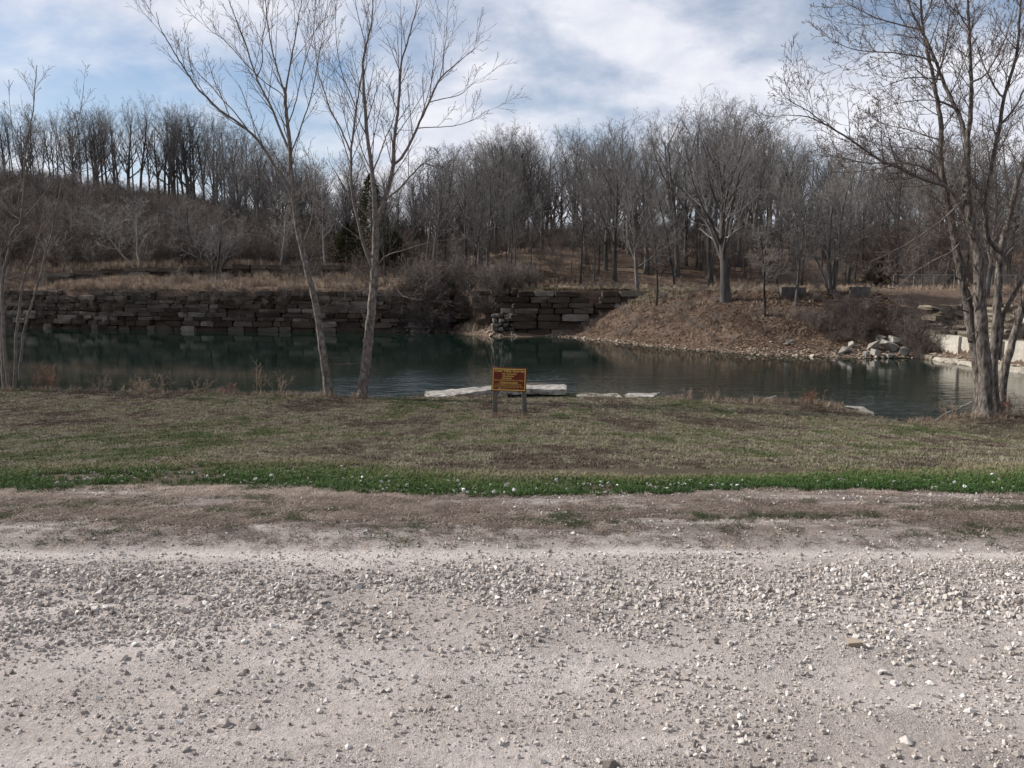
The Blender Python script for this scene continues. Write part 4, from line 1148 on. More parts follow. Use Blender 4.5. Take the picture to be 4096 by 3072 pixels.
def spawn(out, rng, pts, rad, start, spacing, l0, l1, ang, P, upb=0.25, lv=0):
    acc = 0; az = rng.uniform(0, 6.28); total = len(pts) - 1
    for i in range(total):
        seg = pts[i + 1] - pts[i]; acc += seg.length
        if i / total < start: acc = 0; continue
        while acc > spacing:
            acc -= spacing * rng.uniform(.7, 1.3); az += 2.4 + rng.gauss(0, .5); d = seg.normalized()
            cd = d * math.cos(R(ang)) + vperp(d, az) * math.sin(R(ang)); cd.z += upb; cd.normalize()
            t = i / total
            grow(out, rng, pts[i].lerp(pts[i + 1], rng.random()), cd, rng.uniform(l0, l1) * (1.0 - .5 * t), max(.0045, min(rad[i] * .45, .016)), lv, P)
P_side = dict(max=2, seg=[6, 4, 3], wan=[.035, .045, .05], up=[.05, .06, .06], n=[5, 2, 0], ang=[34, 36, 0], lr=[.55, .5, 0], fall=[.35, .3, 0], start=[.2, .2, 0], rr=[.6, .7, 0], tap=[.4, .6, .8], rmin=.0042)
def buds_mesh(rng, out, mat):
    V = []; T = []
    O = [(1, 0, 0), (-1, 0, 0), (0, 1, 0), (0, -1, 0), (0, 0, 1.4), (0, 0, -1.4)]
    FT = [(0, 2, 4), (2, 1, 4), (1, 3, 4), (3, 0, 4), (2, 0, 5), (1, 2, 5), (3, 1, 5), (0, 3, 5)]
    for lv, p_, r_ in out:
        if lv < 1 and rng.random() < .4: continue
        for i in range(1, len(p_)):
            if rng.random() < .75:
                s_ = rng.uniform(.006, .011); c_ = p_[i]; k = len(V)
                V += [(c_.x + a_[0] * s_, c_.y + a_[1] * s_, c_.z + a_[2] * s_) for a_ in O]; T += [tuple(k + j for j in f) for f in FT]
    return np_mesh('buds', V, [np.array(T)], mat)
M_BUD = noise_mat('bud', [(0.3, (0.07, 0.04, 0.035)), (0.7, (0.12, 0.07, 0.06))], 3)
def near_tree(name, base_sy, Y, trunk_pts, limbs, rt, label, seed, P, sp=(0.42, .9, 2.6, 34), bark=M_BARK_NEAR, buds=True, group=None):
    """limbs: (points, r0, r1, depth start, depth end)"""
    rng = random.Random(seed)
    tp = traced(trunk_pts, Y, rng); tr = radii(tp, rt[0], rt[1], .25)
    base = tp[0].copy()
    e = empty(name, base); tag(e, label, 'tree', group)
    loc = lambda L_: [q - base for q in L_]
    tp[0].z -= .25
    link('trunk', tube_mesh('trunk', [([(loc(tp), tr)], 12)], bark), e)
    out = []
    spawn(out, rng, tp, tr, .45, sp[0] * 1.4, sp[1], sp[2], sp[3], P)
    for pts, r0, r1, d0, d1 in limbs:
        lp = traced(pts, Y, rng, d0, d1); lr_ = radii(lp, r0, r1)
        link('limb', tube_mesh('limb', [([(loc(lp), lr_)], 8)], M_LIMB), e)
        spawn(out, rng, lp, lr_, .15, sp[0], sp[1], sp[2], sp[3], P)
    o2 = [(lv, loc(p_), r_) for lv, p_, r_ in out]
    link('twigs', tube_mesh('twigs', [(by_level(o2, 0, 0), 4), (by_level(o2, 1, 4), 3)], M_TWIG_NEAR), e)
    if buds: link('buds', buds_mesh(rng, o2, M_BUD), e)
    return e
pA = hit(1316, 1574)
near_tree('bare_tree', 1574, pA.y, [(1316, 1580), (1304, 1500), (1292, 1417), (1279, 1320), (1265, 1231), (1250, 1160), (1232, 1093), (1209, 1000), (1192, 925), (1176, 809), (1163, 690), (1158, 578), (1148, 480), (1141, 397), (1142, 350)], [
    ([(1168, 786), (1135, 715), (1098, 661), (1060, 600), (1024, 552), (955, 492), (880, 442), (830, 390), (787, 350), (735, 270), (700, 215), (660, 145), (640, 110), (625, 48)], .055, .008, 0, -1.2),
    ([(1000, 530), (940, 450), (895, 405), (845, 345), (800, 300), (765, 250), (750, 190)], .022, .006, -.5, .8),
    ([(1156, 600), (1130, 540), (1093, 448), (1052, 365), (1022, 303), (982, 174), (945, 80), (915, 0), (900, -80)], .045, .008, 0, 1.0),
    ([(1026, 310), (1050, 250), (1048, 180), (1062, 90), (1078, 0), (1085, -80)], .02, .006, .6, .2),
    ([(1142, 380), (1118, 310), (1088, 200), (1072, 100), (1062, 0), (1050, -90)], .03, .008, 0, -.6),
    ([(1142, 370), (1154, 290), (1172, 200), (1190, 100), (1205, 0), (1215, -90)], .032, .008, 0, .5),
    ([(1160, 620), (1185, 560), (1213, 480), (1240, 400), (1262, 300), (1280, 200), (1300, 90), (1310, 0)], .026, .006, 0, -1.0),
    ([(1150, 500), (1180, 420), (1200, 330), (1222, 240), (1250, 150), (1262, 40), (1270, -40)], .022, .006, 0, .9),
    ([(1180, 850), (1130, 790), (1060, 720), (1000, 700), (930, 690)], .018, .006, 0, .5),
    ([(1140, 400), (1120, 370), (1060, 330), (960, 230), (900, 160), (840, 120), (790, 50)], .02, .006, 0, 1.2),
    ([(1205, 985), (1240, 900), (1255, 800), (1262, 690), (1240, 600)], .018, .006, 0, .8),
], (.135, .045), 'slender tree leaning left on the bank, left one of the near pair', 61, P_side)
pB = hit(1446, 1584)
near_tree('bare_tree', 1584, pB.y, [(1446, 1592), (1458, 1500), (1468, 1417), (1478, 1320), (1487, 1231), (1494, 1150), (1498, 1070), (1500, 1000), (1503, 906)], [
    ([(1503, 915), (1500, 840), (1496, 763), (1487, 675), (1471, 555), (1457, 393), (1455, 340), (1452, 251), (1470, 160), (1489, 77), (1492, -20), (1496, -90)], .085, .008, 0, -.6),
    ([(1503, 910), (1516, 860), (1531, 823), (1556, 740), (1573, 661), (1575, 578), (1584, 500), (1593, 439), (1602, 300), (1605, 251), (1629, 174), (1650, 90), (1664, 40), (1672, -60)], .085, .008, 0, .7),
    ([(1573, 661), (1617, 615), (1667, 513), (1714, 411), (1757, 320), (1785, 290), (1817, 262), (1860, 225), (1913, 183)], .05, .006, .35, 1.4),
    ([(1714, 409), (1770, 396), (1839, 379), (1880, 345), (1913, 314)], .018, .005, .9, 1.5),
    ([(1667, 513), (1720, 510), (1811, 504), (1880, 485), (1945, 443)], .018, .005, .6, .2),
    ([(1655, 520), (1620, 520), (1560, 512)], .012, .005, .6, 1.6),
    ([(1760, 318), (1772, 250), (1780, 180), (1788, 110)], .016, .005, 1.0, .6),
    ([(1487, 1064), (1459, 994), (1431, 879), (1408, 763), (1404, 624), (1415, 508), (1424, 434), (1433, 380), (1447, 300), (1462, 200), (1485, 100), (1492, 20)], .055, .007, 0, 1.4),
    ([(1404, 615), (1366, 522), (1320, 434), (1290, 340), (1272, 290), (1262, 200), (1256, 110)], .03, .006, 1.0, 2.0),
    ([(1424, 434), (1400, 370), (1370, 300), (1350, 200), (1342, 100), (1345, 0)], .02, .006, 1.2, .6),
    ([(1486, 680), (1450, 610), (1425, 500), (1420, 440)], .02, .008, -.1, .3),
    ([(1490, 690), (1520, 615), (1545, 545), (1570, 490), (1597, 386)], .026, .009, -.1, .5),
    ([(1537, 800), (1560, 782), (1598, 754), (1640, 707), (1686, 661), (1710, 656), (1740, 668), (1790, 684), (1830, 695)], .035, .008, .1, -1.2),
    ([(1506, 1066), (1524, 1045), (1547, 1022), (1621, 999), (1695, 976), (1765, 962), (1880, 953)], .024, .006, 0, -1.4),
    ([(1494, 1045), (1470, 1000), (1441, 957), (1400, 925), (1367, 902), (1302, 869)], .030, .008, 0, -1.0),
    ([(1500, 1090), (1540, 1115), (1580, 1148), (1605, 1180), (1626, 1190), (1695, 1199)], .016, .005, 0, -.8),
    ([(1490, 1135), (1465, 1110), (1431, 1083), (1400, 1090), (1385, 1130), (1378, 1200)], .014, .005, 0, -.6),
    ([(1485, 1200), (1455, 1160), (1400, 1140), (1360, 1130)], .012, .005, 0, .6),
    ([(1500, 900), (1465, 860), (1430, 820), (1425, 770)], .02, .008, 0, .3),
    ([(1535, 815), (1570, 790), (1620, 830), (1670, 880), (1700, 930)], .014, .005, .1, .9),
    ([(1476, 1330), (1455, 1370), (1450, 1410), (1440, 1450)], .010, .004, -.15, -.2),
    ([(1468, 1440), (1490, 1480), (1480, 1540), (1462, 1575)], .010, .005, -.15, -.2),
], (.17, .105), 'forked tree with pale grey trunk on the bank, right one of the near pair', 62, P_side)

P_big = dict(max=3, seg=[7, 4, 3, 2], wan=[.045, .05, .06, .06], up=[.05, .07, .07, .06], n=[7, 3, 2, 0], ang=[38, 38, 38, 0], lr=[.45, .5, .5, 0], fall=[.35, .3, .3, 0], start=[.15, .2, .2, 0], rr=[.6, .65, .7, 0], tap=[.35, .5, .6, .8], rmin=.0045)
pC = hit(3935, 1652); YC = pC.y
rng = random.Random(77)
eC = empty('clump_tree', pC); tag(eC, 'big grey clump tree with four stems at the right water edge', 'tree')
STEMS = [
    ([(3925, 1660), (3918, 1560), (3910, 1463), (3899, 1390), (3887, 1324), (3876, 1255), (3864, 1185), (3850, 1130), (3840, 1085), (3826, 1000), (3812, 920), (3795, 830), (3782, 763), (3768, 694), (3762, 601), (3766, 508), (3753, 416), (3738, 340), (3725, 270), (3705, 190), (3690, 90), (3680, -40)], .165, .025, 0, .6),
    ([(3945, 1660), (3943, 1602), (3940, 1463), (3926, 1324), (3920, 1185), (3916, 1050), (3902, 970), (3887, 902), (3873, 830), (3868, 763), (3867, 690), (3868, 624), (3868, 560)], .195, .085, -.2, -.1),
    ([(3868, 565), (3852, 505), (3836, 462), (3804, 393), (3775, 330), (3745, 250), (3711, 174), (3680, 110), (3649, 51), (3625, -30), (3610, -110)], .065, .018, -.1, .8),
    ([(3868, 565), (3876, 510), (3882, 462), (3886, 390), (3884, 300), (3880, 205), (3876, 100), (3872, 0), (3870, -100)], .07, .025, -.1, -.6),
    ([(3982, 1660), (3974, 1560), (3970, 1463), (3977, 1390), (3984, 1324), (3989, 1230), (3993, 1139), (3998, 1060), (4006, 985), (4020, 930), (4038, 875), (4058, 770), (4092, 655), (4130, 560), (4180, 440)], .145, .055, .3, .6),
    ([(4003, 1010), (3972, 980), (3950, 948), (3942, 880), (3939, 809), (3961, 694), (3979, 601), (3998, 508), (4016, 393), (4044, 300), (4069, 205), (4078, 100), (4085, 0), (4090, -80)], .075, .025, .3, -.3),
    ([(4000, 1655), (4010, 1560), (4024, 1463), (4049, 1370), (4075, 1280), (4096, 1190), (4130, 1050)], .125, .085, .8, .9),
    ([(3990, 1440), (4004, 1340), (4010, 1270), (4035, 1218), (4065, 1165), (4100, 1105), (4150, 1030)], .08, .04, .6, .2),
]
LIMBS = [
    ([(3790, 760), (3743, 698), (3700, 674), (3660, 659), (3558, 652), (3465, 652), (3368, 631), (3280, 624)], .035, .008, .3, -1.2),
    ([(3880, 900), (3800, 760), (3720, 725), (3650, 698), (3604, 675), (3526, 643), (3442, 587), (3373, 541), (3294, 494), (3229, 467), (3170, 462), (3118, 460)], .055, .007, 0, -1.5),
    ([(3294, 494), (3260, 465), (3225, 439), (3165, 406), (3132, 379), (3126, 350)], .018, .006, -1.3, -1.5),
    ([(3836, 462), (3813, 430), (3753, 406), (3697, 400), (3581, 416), (3489, 453)], .028, .006, .1, 1.2),
    ([(3770, 320), (3700, 311), (3651, 309), (3590, 325), (3535, 346)], .022, .006, .4, -.8),
    ([(3745, 250), (3711, 236), (3600, 214), (3455, 205), (3390, 190), (3332, 164)], .026, .006, .6, -.8),
    ([(3690, 120), (3600, 98), (3506, 72), (3440, 40), (3373, 0), (3340, -30)], .024, .006, .8, 1.6),
    ([(3766, 560), (3710, 545), (3640, 520), (3550, 500), (3480, 470)], .022, .006, .5, 1.4),
    ([(3870, 760), (3850, 800), (3780, 870), (3700, 930), (3630, 975), (3560, 1010), (3480, 1050)], .028, .007, -.2, -1.4),
    ([(3850, 960), (3804, 1009), (3760, 1030), (3711, 1056), (3651, 1093), (3581, 1153), (3510, 1140)], .026, .007, .2, -1.0),
    ([(3880, 700), (3920, 760), (3935, 850), (3950, 905)], .03, .012, -.1, .2),
    ([(3885, 330), (3940, 300), (3985, 230), (4030, 130), (4060, 20)], .03, .008, -.5, -1.2),
    ([(4016, 393), (3980, 350), (3930, 250), (3900, 160), (3830, 90)], .03, .008, 0, 1.0),
    ([(4000, 500), (4060, 430), (4110, 330), (4160, 220)], .035, .01, 0, -1.0),
    ([(3961, 694), (3955, 610), (3935, 540), (3930, 470)], .025, .008, 0, .8),
    ([(3875, 120), (3830, 40), (3810, -40)], .02, .008, -.6, -1.0),
    ([(3690, 90), (3720, 20), (3740, -60)], .02, .008, .5, .9),
    ([(3745, 330), (3770, 240), (3790, 150), (3800, 40), (3805, -50)], .03, .008, .4, 1.0),
    ([(3960, 1000), (3900, 1010), (3850, 960), (3780, 940), (3690, 960), (3600, 1020)], .018, .006, .3, .6),
    ([(3765, 640), (3700, 600), (3620, 590), (3540, 585), (3460, 560)], .02, .006, .4, -.6),
]
locC = lambda L_: [q - pC for q in L_]
outC = []
for i, (pts, r0, r1, d0, d1) in enumerate(STEMS):
    lp = traced(pts, YC, rng, d0, d1); lr_ = radii(lp, r0, r1, .45 if pts[0][1] > 1600 else 0)
    if pts[0][1] > 1600: lp[0].z -= .35
    link('stem', tube_mesh('stem', [([(locC(lp), lr_)], 12)], M_BARK_BIG), eC)
    spawn(outC, rng, lp, lr_, .42 if pts[0][1] > 1400 else .1, .30, .9, 2.6, 50, P_big, .12)
for pts, r0, r1, d0, d1 in LIMBS:
    lp = traced(pts, YC, rng, d0, d1); lr_ = radii(lp, r0, r1)
    link('limb', tube_mesh('limb', [([(locC(lp), lr_)], 7)], M_LIMB), eC)
    spawn(outC, rng, lp, lr_, .08, .21, .6, 2.2, 42, P_big, .10)
o2 = [(lv, locC(p_), r_) for lv, p_, r_ in outC]
link('twigs', tube_mesh('twigs', [(by_level(o2, 0, 0), 4), (by_level(o2, 1, 4), 3)], M_TWIG_NEAR), eC)
# vine twisting round the left stem
vp = []
for i in range(60):
    t = i / 59; c_ = at_depth(3915 - 70 * t, 1420 - 340 * t, YC); a_ = t * 16
    vp.append(c_ + Vector((math.cos(a_) * .2, math.sin(a_) * .2 - .02, 0)) - pC)
link('vine', tube_mesh('vine', [([(vp, [.018] * 60)], 6), ([(traced([(3842, 1090), (3815, 1100), (3800, 1130), (3805, 1180), (3812, 1240)], YC, rng), [.02] * 17)], 5)] if False else [([(vp, [.018] * 60)], 6)], M_BARK_BIG), eC)

# cluster at the left edge
DST = [
    ([(19, 1562), (12, 1450), (8, 1370), (6, 1280), (6, 1185), (4, 1110), (0, 1000), (-15, 850)], .10, .05, 0, .3),
    ([(38, 1562), (28, 1490), (22, 1440), (14, 1301), (8, 1139), (20, 1060), (37, 1000), (42, 948), (62, 910), (83, 883), (95, 763), (98, 660), (112, 540), (134, 439), (140, 340), (148, 260)], .085, .012, -.1, -.3),
    ([(58, 1562), (62, 1440), (66, 1324), (78, 1230), (88, 1153), (102, 1093), (120, 1055), (134, 1023), (150, 960), (168, 895), (172, 830)], .075, .015, .2, .6),
    ([(78, 1480), (88, 1390), (97, 1324), (113, 1260), (130, 1208), (150, 1140), (167, 1083), (185, 1000), (204, 948), (222, 846), (250, 735), (278, 693), (292, 578), (320, 450), (335, 340)], .06, .010, .4, .8),
]
DLM = [
    ([(14, 1120), (55, 1108), (93, 1097), (135, 1070), (162, 1051), (222, 1000)], .016, .006, 0, -.5),
    ([(88, 879), (140, 820), (185, 763), (236, 684), (270, 600)], .02, .006, -.2, .6),
    ([(270, 700), (310, 690), (370, 670), (421, 600), (440, 540)], .018, .006, .7, -.2),
    ([(37, 1000), (10, 920), (-30, 850)], .03, .01, -.2, -.6),
    ([(96, 740), (70, 650), (50, 540), (40, 430), (35, 350)], .02, .006, -.2, -.9),
    ([(222, 850), (330, 846), (430, 845)], .010, .004, .6, .9),
    ([(210, 930), (260, 880), (330, 780), (380, 700)], .012, .005, .5, .1),
    ([(84, 880), (40, 850), (0, 800), (-40, 780)], .014, .006, -.2, .5),
]
pD = hit(40, 1556); YD = pD.y
eD = empty('clump_tree', pD); tag(eD, 'slim clump tree with four leaning stems at the left edge of the water', 'tree')
outD = []
for pts, r0, r1, d0, d1 in DST + DLM:
    lp = traced(pts, YD, rng, d0, d1); lr_ = radii(lp, r0, r1)
    if pts[0][1] > 1400: lp[0].z -= .35
    link('stem' if pts[0][1] > 1400 else 'limb', tube_mesh('stem', [([([q - pD for q in lp], [q * .78 for q in lr_])], 9)], M_LIMB), eD)
    spawn(outD, rng, lp, lr_, .3, .38, .5, 1.6, 40, P_side, .2)
o2 = [(lv, [q - pD for q in p_], r_) for lv, p_, r_ in outD]
link('twigs', tube_mesh('twigs', [(by_level(o2, 0, 0), 4), (by_level(o2, 1, 4), 3)], M_TWIG_NEAR), eD)

# saplings behind the sign
rng = random.Random(91)
for i, (sx0, sy0, sx1, sy1) in enumerate([(1985, 1550, 1940, 1415), (1990, 1545, 1950, 1380), (1975, 1548, 1962, 1370), (1992, 1540, 1972, 1400), (2003, 1540, 2010, 1360), (1985, 1540, 2030, 1420), (1900, 1545, 1870, 1430)]):
    pts = [(sx0 + (sx1 - sx0) * t + rng.gauss(0, 1.5), sy0 + (sy1 - sy0) * t) for t in (0, .3, .6, 1)]
    lp = traced(pts, 25.6, rng, 0, 0, .005); b0 = lp[0].copy()
    if i == 0: eS = empty('sapling', b0); tag(eS, 'thin whip like sapling shoots rising behind the sign', 'sapling'); bS = b0
    link('stem', tube_mesh('stem', [([([q - bS for q in lp], radii(lp, .012, .004))], 5)], M_TWIG_NEAR), eS)

# ------------------------------------------------------------------ limestone slabs on the near bank
M_SLAB = noise_mat('bank_slab', [(0.34, (0.10, 0.088, 0.07)), (0.48, (0.26, 0.243, 0.215)), (0.7, (0.41, 0.395, 0.37))], 4.5, bumpd=.03, bscale=14, detail=7, cols2=[(0.3, (.7, .7, .7)), (.6, (1, 1, 1))], scale2=1.3)
def slab(label, top_pts, th, seed, name='limestone_slab'):
    """top outline in world coordinates, counter clockwise"""
    g = np.random.RandomState(seed); c_ = sum((Vector(p) for p in top_pts), Vector()) / len(top_pts)
    bm = bmesh.new(); ring = []
    n_ = len(top_pts)
    for i in range(n_):
        a_, b_ = Vector(top_pts[i]), Vector(top_pts[(i + 1) % n_])
        m_ = max(2, int((b_ - a_).length / .22))
        for k in range(m_):
            q = a_.lerp(b_, k / m_); ring.append(q + Vector((g.normal(0, .03), g.normal(0, .03), g.normal(0, .012))))
    top = [bm.verts.new(q - c_) for q in ring]
    mid = [bm.verts.new((q - c_) * 1.02 + Vector((0, 0, -th * .45 + g.normal(0, .02)))) for q in ring]
    bot = [bm.verts.new((q - c_) * .98 + Vector((g.normal(0, .02), g.normal(0, .02), -th))) for q in ring]
    cv = bm.verts.new((0, 0, .01)); k = len(ring)
    for i in range(k):
        j = (i + 1) % k
        bm.faces.new((cv, top[i], top[j])); bm.faces.new((top[j], top[i], mid[i], mid[j])); bm.faces.new((mid[j], mid[i], bot[i], bot[j]))
    bm.normal_update(); bmesh.ops.recalc_face_normals(bm, faces=bm.faces[:])
    o = link(name, bm_mesh(name, bm, M_SLAB), None, c_); tag(o, label, 'stone slab'); return o
def pz(sx, sy, z): return at_z(sx, sy, z)
slab('bright white tilted slab at the water edge left of the sign', [pz(1706, 1586, -1.98), pz(1800, 1584, -1.98), pz(1880, 1570, -1.95), pz(1985, 1556, -1.90), pz(1992, 1538, -1.86), pz(1900, 1549, -1.90), pz(1800, 1559, -1.93), pz(1708, 1565, -1.94)], .35, 1)
slab('thick limestone slab behind the sign, dark front edge to its right', [pz(2010, 1556, -1.74), pz(2268, 1557, -1.74), pz(2262, 1539, -1.74), pz(2000, 1538, -1.72)], .17, 2)
M_DARK = noise_mat('undercut_shade_stone', [(0.3, (0.03, 0.024, 0.019)), (0.7, (0.075, 0.06, 0.048))], 5, bumpd=.03)  # dark rock tone, with the shade under the slab's front painted into it
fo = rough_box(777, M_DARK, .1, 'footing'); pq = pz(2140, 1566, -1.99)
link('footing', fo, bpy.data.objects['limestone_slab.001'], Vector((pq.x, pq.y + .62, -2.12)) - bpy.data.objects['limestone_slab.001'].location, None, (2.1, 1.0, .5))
slab('flat pale slab flush with the turf, right of the thick one', [pz(2310, 1587, -1.97), pz(2485, 1586, -1.97), pz(2470, 1572, -1.97), pz(2315, 1573, -1.97)], .2, 3)
slab('second flush slab, right of the grass tuft', [pz(2500, 1587, -1.97), pz(2610, 1587, -1.97), pz(2632, 1572, -1.97), pz(2505, 1572, -1.97)], .2, 4)
slab('narrow pale slab above the small inlet on the right', [pz(3375, 1629, -2.06), pz(3440, 1636, -2.1), pz(3500, 1658, -2.22), pz(3498, 1648, -2.2), pz(3450, 1627, -2.1), pz(3385, 1622, -2.06)], .22, 5)

# ------------------------------------------------------------------ weeds and twigs along the near bank
M_WEED = noise_mat('dry_weed', [(0.3, (0.16, 0.11, 0.08)), (0.7, (0.30, 0.23, 0.17))], 3)
M_REDW = noise_mat('rusty_weed', [(0.3, (0.15, 0.07, 0.05)), (0.7, (0.25, 0.13, 0.09))], 3)
WG2 = 'dry weeds along the near bank'
def weed(sx, sy, h, n_, label, mat=M_WEED, spread=.5, seed=0, sub=5):
    p = hit(sx, sy); rng_ = random.Random(900 + seed); out = []
    P = dict(max=2, seg=[5, 3, 2], wan=[.12, .16, .2], up=[.02, .03, .02], n=[sub, 3, 0], ang=[40, 42, 0], lr=[.4, .5, 0], fall=[.3, .3, 0], start=[.3, .2, 0], rr=[.7, .8, 0], tap=[.5, .6, .8], rmin=.0035)
    for i in range(n_):
        az = rng_.uniform(0, 6.28); q = rng_.uniform(0, 1) * spread
        grow(out, rng_, Vector((math.cos(az) * .12, math.sin(az) * .12, -.05)), Vector((math.cos(az) * q, math.sin(az) * q, 1)).normalized(), h * rng_.uniform(.5, 1), .006, 0, P)
    e = empty('dry_weed', p); link('stems', tube_mesh('stems', [(by_level(out, 0, 0), 4)], mat), e); link('twigs', tube_mesh('twigs', [(by_level(out, 1, 2), 3)], mat), e)
    tag(e, label, 'weed', WG2); return e
weed(225, 1560, 1.0, 9, 'tallest rusty weed clump on the bank near the left edge', M_REDW, .25, 1, 9)
weed(150, 1560, .6, 8, 'low rusty weed beside the left tree clump', M_REDW, .5, 2)
weed(400, 1565, .75, 5, 'thin arching dry weed right of the tall rusty clump', M_WEED, .8, 3)
weed(560, 1563, .55, 14, 'bushy dry weed over the dark brush heap', M_WEED, .8, 4)
weed(665, 1565, .8, 4, 'forked pale weed beside the straw tuft', M_WEED, .4, 5)
weed(800, 1566, .6, 6, 'dry weed right of the fallen white twigs', M_WEED, .6, 6)
weed(920, 1570, .5, 10, 'rusty spreading weed at the middle of the left bank', M_REDW, .8, 7)
weed(1035, 1574, 1.15, 4, 'tall thin sapling weed left of the leaning tree', M_WEED, .2, 8)
weed(1110, 1577, .8, 6, 'dry weed close to the leaning tree base', M_WEED, .5, 9)
weed(2745, 1594, .5, 7, 'arching dry weed right of the flush slabs', M_WEED, .9, 10)
weed(2850, 1600, .45, 6, 'small weed on the bank between the arching weed and the twig heap', M_WEED, .6, 11)
weed(3160, 1606, .55, 2, 'single bleached stick standing left of the twig ball', M_WEED, .1, 12, 2)
weed(3232, 1606, .45, 14, 'rounded twig ball on the right bank', M_REDW, 1.0, 13)
weed(3276, 1610, .6, 2, 'single bleached stick standing right of the twig ball', M_WEED, .05, 14, 1)
weed(3800, 1668, .6, 10, 'dark brush at the left foot of the big clump tree', M_WEED, 1.0, 15)
weed(4060, 1655, .8, 10, 'drooping brush at the right foot of the big clump tree', M_REDW, 1.0, 16)
# ragged fringe of grass and twigs
tallf = [blades_mesh('fringe_tuft', rs, 18, 0.06, 0.28, 0.006, 0.7, 0.09, M_DRYG, .7) for i in range(3)]
n = 1500
x = rs.uniform(-19, 16, n); y = edgeY(x) + rs.normal(-.05, .22, n)
k = (fbm(x * .8, x * 0, 171) > rs.uniform(.25, .62, n)) & ~((x > -2.9) & (x < 5.0)); x, y = x[k], y[k]; n = len(x)
for q_, r_, m_ in ((pA, .3, 22), (pB, .32, 24), (pC, .75, 60), (pD, .5, 40), (hit(1980, 1672), .14, 14), (hit(2097, 1674), .14, 14)):
    a_ = rs.uniform(0, 6.28, m_); d_ = r_ * rs.uniform(.5, 1.2, m_)
    x = np.concatenate([x, q_.x + np.cos(a_) * d_]); y = np.concatenate([y, q_.y + np.sin(a_) * d_])
n = len(x)
scatter('bank_fringe', np.stack([x, y, Hn(x, y)], 1), np.stack([0 * x, 0 * x, rs.uniform(0, 6.28, n)], 1), rs.uniform(.4, 1.1, n), rs.randint(0, 3, n), np.clip(rs.normal(.3, .25, n), 0, 1), tallf,
        'ragged dry grass fringe along the near water edge', 'dry grass')
lp = traced([(3738, 1684), (3760, 1668), (3790, 1650), (3830, 1636), (3860, 1622), (3890, 1606)], 22.6, rng, 0, .4, .01)
o = link('fallen_branch', tube_mesh('fallen_branch', [([([q - lp[0] for q in lp], radii(lp, .012, .022))], 6)], M_PALE), None, lp[0]); tag(o, 'bare pale branch lying against the big clump tree', 'branch')
lp = traced([(3062, 1600), (3085, 1592), (3105, 1585)], hit(3080, 1600).y, rng, 0, .3, .01)
o = link('driftwood', tube_mesh('driftwood', [([([q - lp[0] for q in lp], radii(lp, .05, .03))], 7)], M_PALE), None, lp[0]); tag(o, 'short bleached driftwood log beside the twig ball', 'log')
lp = traced([(3330, 1402), (3350, 1412), (3372, 1422)], hitf(3350, 1415).y - .3, rng, 0, 0, .01)
o = link('driftwood', tube_mesh('driftwood', [([([q - lp[0] for q in lp], radii(lp, .05, .03))], 6)], M_PALE), None, lp[0]); tag(o, 'broken pale stick below the tilted layered boulder', 'log')

# ------------------------------------------------------------------ the sign
YS = hit(2036, 1670).y
M_POST = noise_mat('weathered_post', [(0.3, (0.07, 0.063, 0.052)), (0.7, (0.16, 0.145, 0.122))], 14, sc3=(1, 1, .12), bumpd=.006, bscale=30)
M_PANEL = noise_mat('brown_panel', [(0.3, (0.12, 0.016, 0.008)), (0.7, (0.145, 0.020, 0.010))], 3, rough=.5, spec=.3)
M_YEL = noise_mat('yellow_print', [(0.3, (0.62, 0.43, 0.11)), (0.7, (0.68, 0.48, 0.14))], 6, rough=.6)
pc = at_depth(2036, 1518.5, YS)
PW, PH = 140 / F * YS, 96 / F * YS
sg = empty('information_sign', (pc.x, YS, hz(pc.x, YS))); tag(sg, 'brown and yellow quarry rules sign on two wooden posts', 'sign')
org = Vector(sg.location)
tiltm = Matrix.Rotation(R(-1.9), 4, 'Y').inverted()
def rotloc(dx, dy, dz): return (pc - org) + Matrix.Rotation(R(1.9), 3, 'Y') @ Vector((dx, dy, dz))
def box(name, sx, sy, sz, mat, bev=.004):
    bm = bmesh.new(); bmesh.ops.create_cube(bm, size=1); bmesh.ops.scale(bm, vec=(sx, sy, sz), verts=bm.verts)
    bmesh.ops.bevel(bm, geom=bm.edges[:], offset=bev, segments=1, affect='EDGES'); return bm_mesh(name, bm, mat)
link('panel', box('panel', PW, .02, PH, M_PANEL), sg, rotloc(0, 0, 0), (0, R(1.9), 0))
bw = .02
for dx, dz, sx, sz in ((0, PH / 2 - .035, PW - .05, bw), (0, -PH / 2 + .035, PW - .05, bw), (-PW / 2 + .035, 0, bw, PH - .07 - bw), (PW / 2 - .035, 0, bw, PH - .07 - bw)):
    link('border', box('border', sx, .004, sz - (.002 if sx < .1 else 0), M_YEL, .0008), sg, rotloc(dx, -.0125, dz), (0, R(1.9), 0))
for sx in (1977, 2094):
    pp = at_depth(sx + 3, 1520, YS + .07); zb_ = hz(pp.x, YS + .07) - .3; zt = at_depth(sx, 1470 if sx < 2000 else 1475, YS).z
    q = link('post', box('post', .118, .118, zt - zb_, M_POST, .006), sg, Vector((pp.x, YS + .065, (zt + zb_) / 2)) - org, (0, R(.5 if sx < 2000 else -1.4), 0))
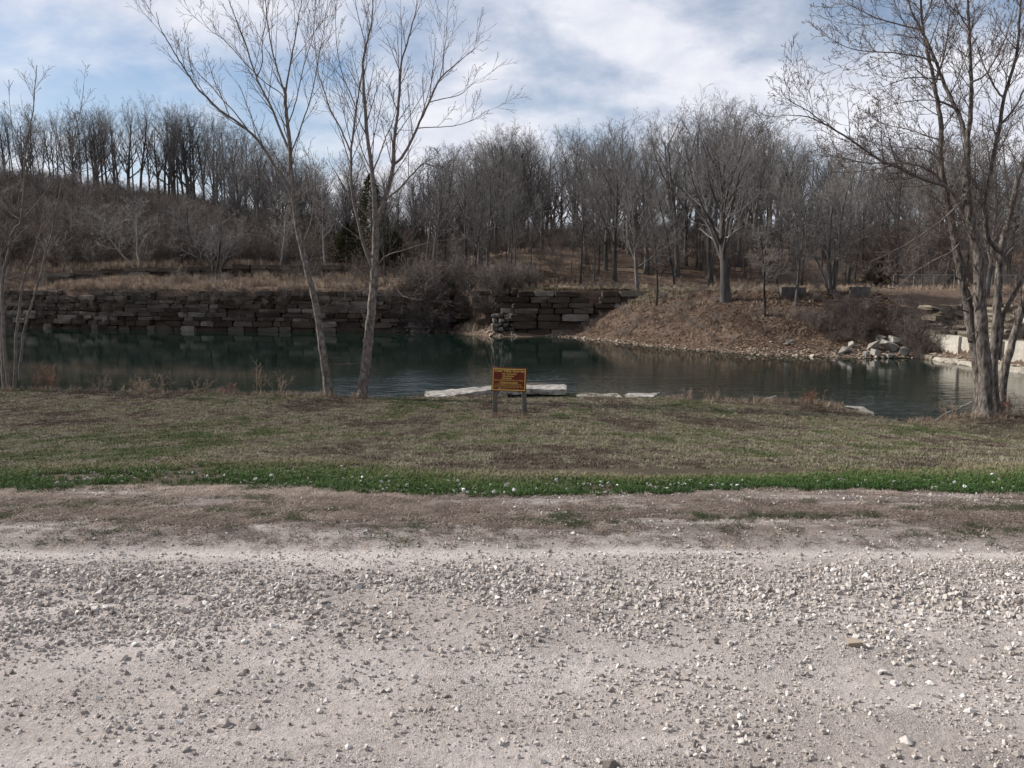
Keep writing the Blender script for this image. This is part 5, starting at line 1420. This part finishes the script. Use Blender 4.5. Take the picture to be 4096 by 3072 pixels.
def text(body, width, height, cx, cz, bold=.012):
    cu = bpy.data.curves.new('lettering', 'FONT'); cu.body = body; cu.align_x = 'CENTER'; cu.align_y = 'CENTER'; cu.offset = bold; cu.resolution_u = 3; cu.size = 1.0
    o = bpy.data.objects.new('lettering', cu); COL.objects.link(o); bpy.context.view_layer.update()
    me = bpy.data.meshes.new_from_object(o); bpy.data.objects.remove(o)
    co = np.empty(len(me.vertices) * 3, np.float32); me.vertices.foreach_get('co', co); co = co.reshape(-1, 3)
    mn, mx_ = co.min(0), co.max(0); s_ = np.array([width / (mx_[0] - mn[0]), height / (mx_[1] - mn[1])])
    out = np.zeros_like(co); out[:, 0] = (co[:, 0] - (mn[0] + mx_[0]) / 2) * s_[0]; out[:, 2] = (co[:, 1] - (mn[1] + mx_[1]) / 2) * s_[1]
    me.vertices.foreach_set('co', out.ravel()); me.update(); me.materials.clear(); me.materials.append(M_YEL); me.name = 'lettering'
    link('lettering', me, sg, rotloc(cx, -.0145, cz), (0, R(1.9), 0))
S_ = PW / 1940.0      # panel width measured in the enlarged photograph
def T(body, x0, x1, yc, h, bold=.012): text(body, (x1 - x0) * S_, h * S_, ((x0 + x1) / 2 - 1120) * S_, (800 - yc) * S_, bold)
T('Cedar Valley Quarries', 300, 1970, 325, 165, .02)
T('-No Swimming', 720, 1545, 482, 125, .02)
T('-No Alcohol', 725, 1380, 597, 100, .02)
T('-No Boats', 710, 1270, 725, 100, .02)
T('Fishing Allowed From Dawn to Dusk', 290, 1930, 842, 100, .006)
T('ATTENTION ANGLERS', 605, 1615, 958, 70, .02)
link('underline', box('underline', 1000 * S_, .003, 16 * S_, M_YEL, .0005), sg, rotloc((1110 - 1120) * S_, -.0135, (800 - 1010) * S_), (0, R(1.9), 0))
T('15 inch length limit on Largemouth Bass.', 360, 1825, 1070, 80, .0)
T('You must release all Largemouth Bass less', 320, 1860, 1150, 80, .0)
T('than 15 inches immediately to the water alive.', 265, 1925, 1228, 80, .0)
T('Iowa Department of Natural Resources', 690, 1645, 1325, 50, .004)
M_LOGO = noise_mat('logo_grey', [(0.3, (0.38, 0.35, 0.3)), (0.7, (0.5, 0.47, 0.42))], 4)
link('logo', box('logo', 105 * S_, .003, 62 * S_, M_LOGO, .0005), sg, rotloc((597 - 1120) * S_, -.0135, (800 - 1305) * S_), (0, R(1.9), 0))
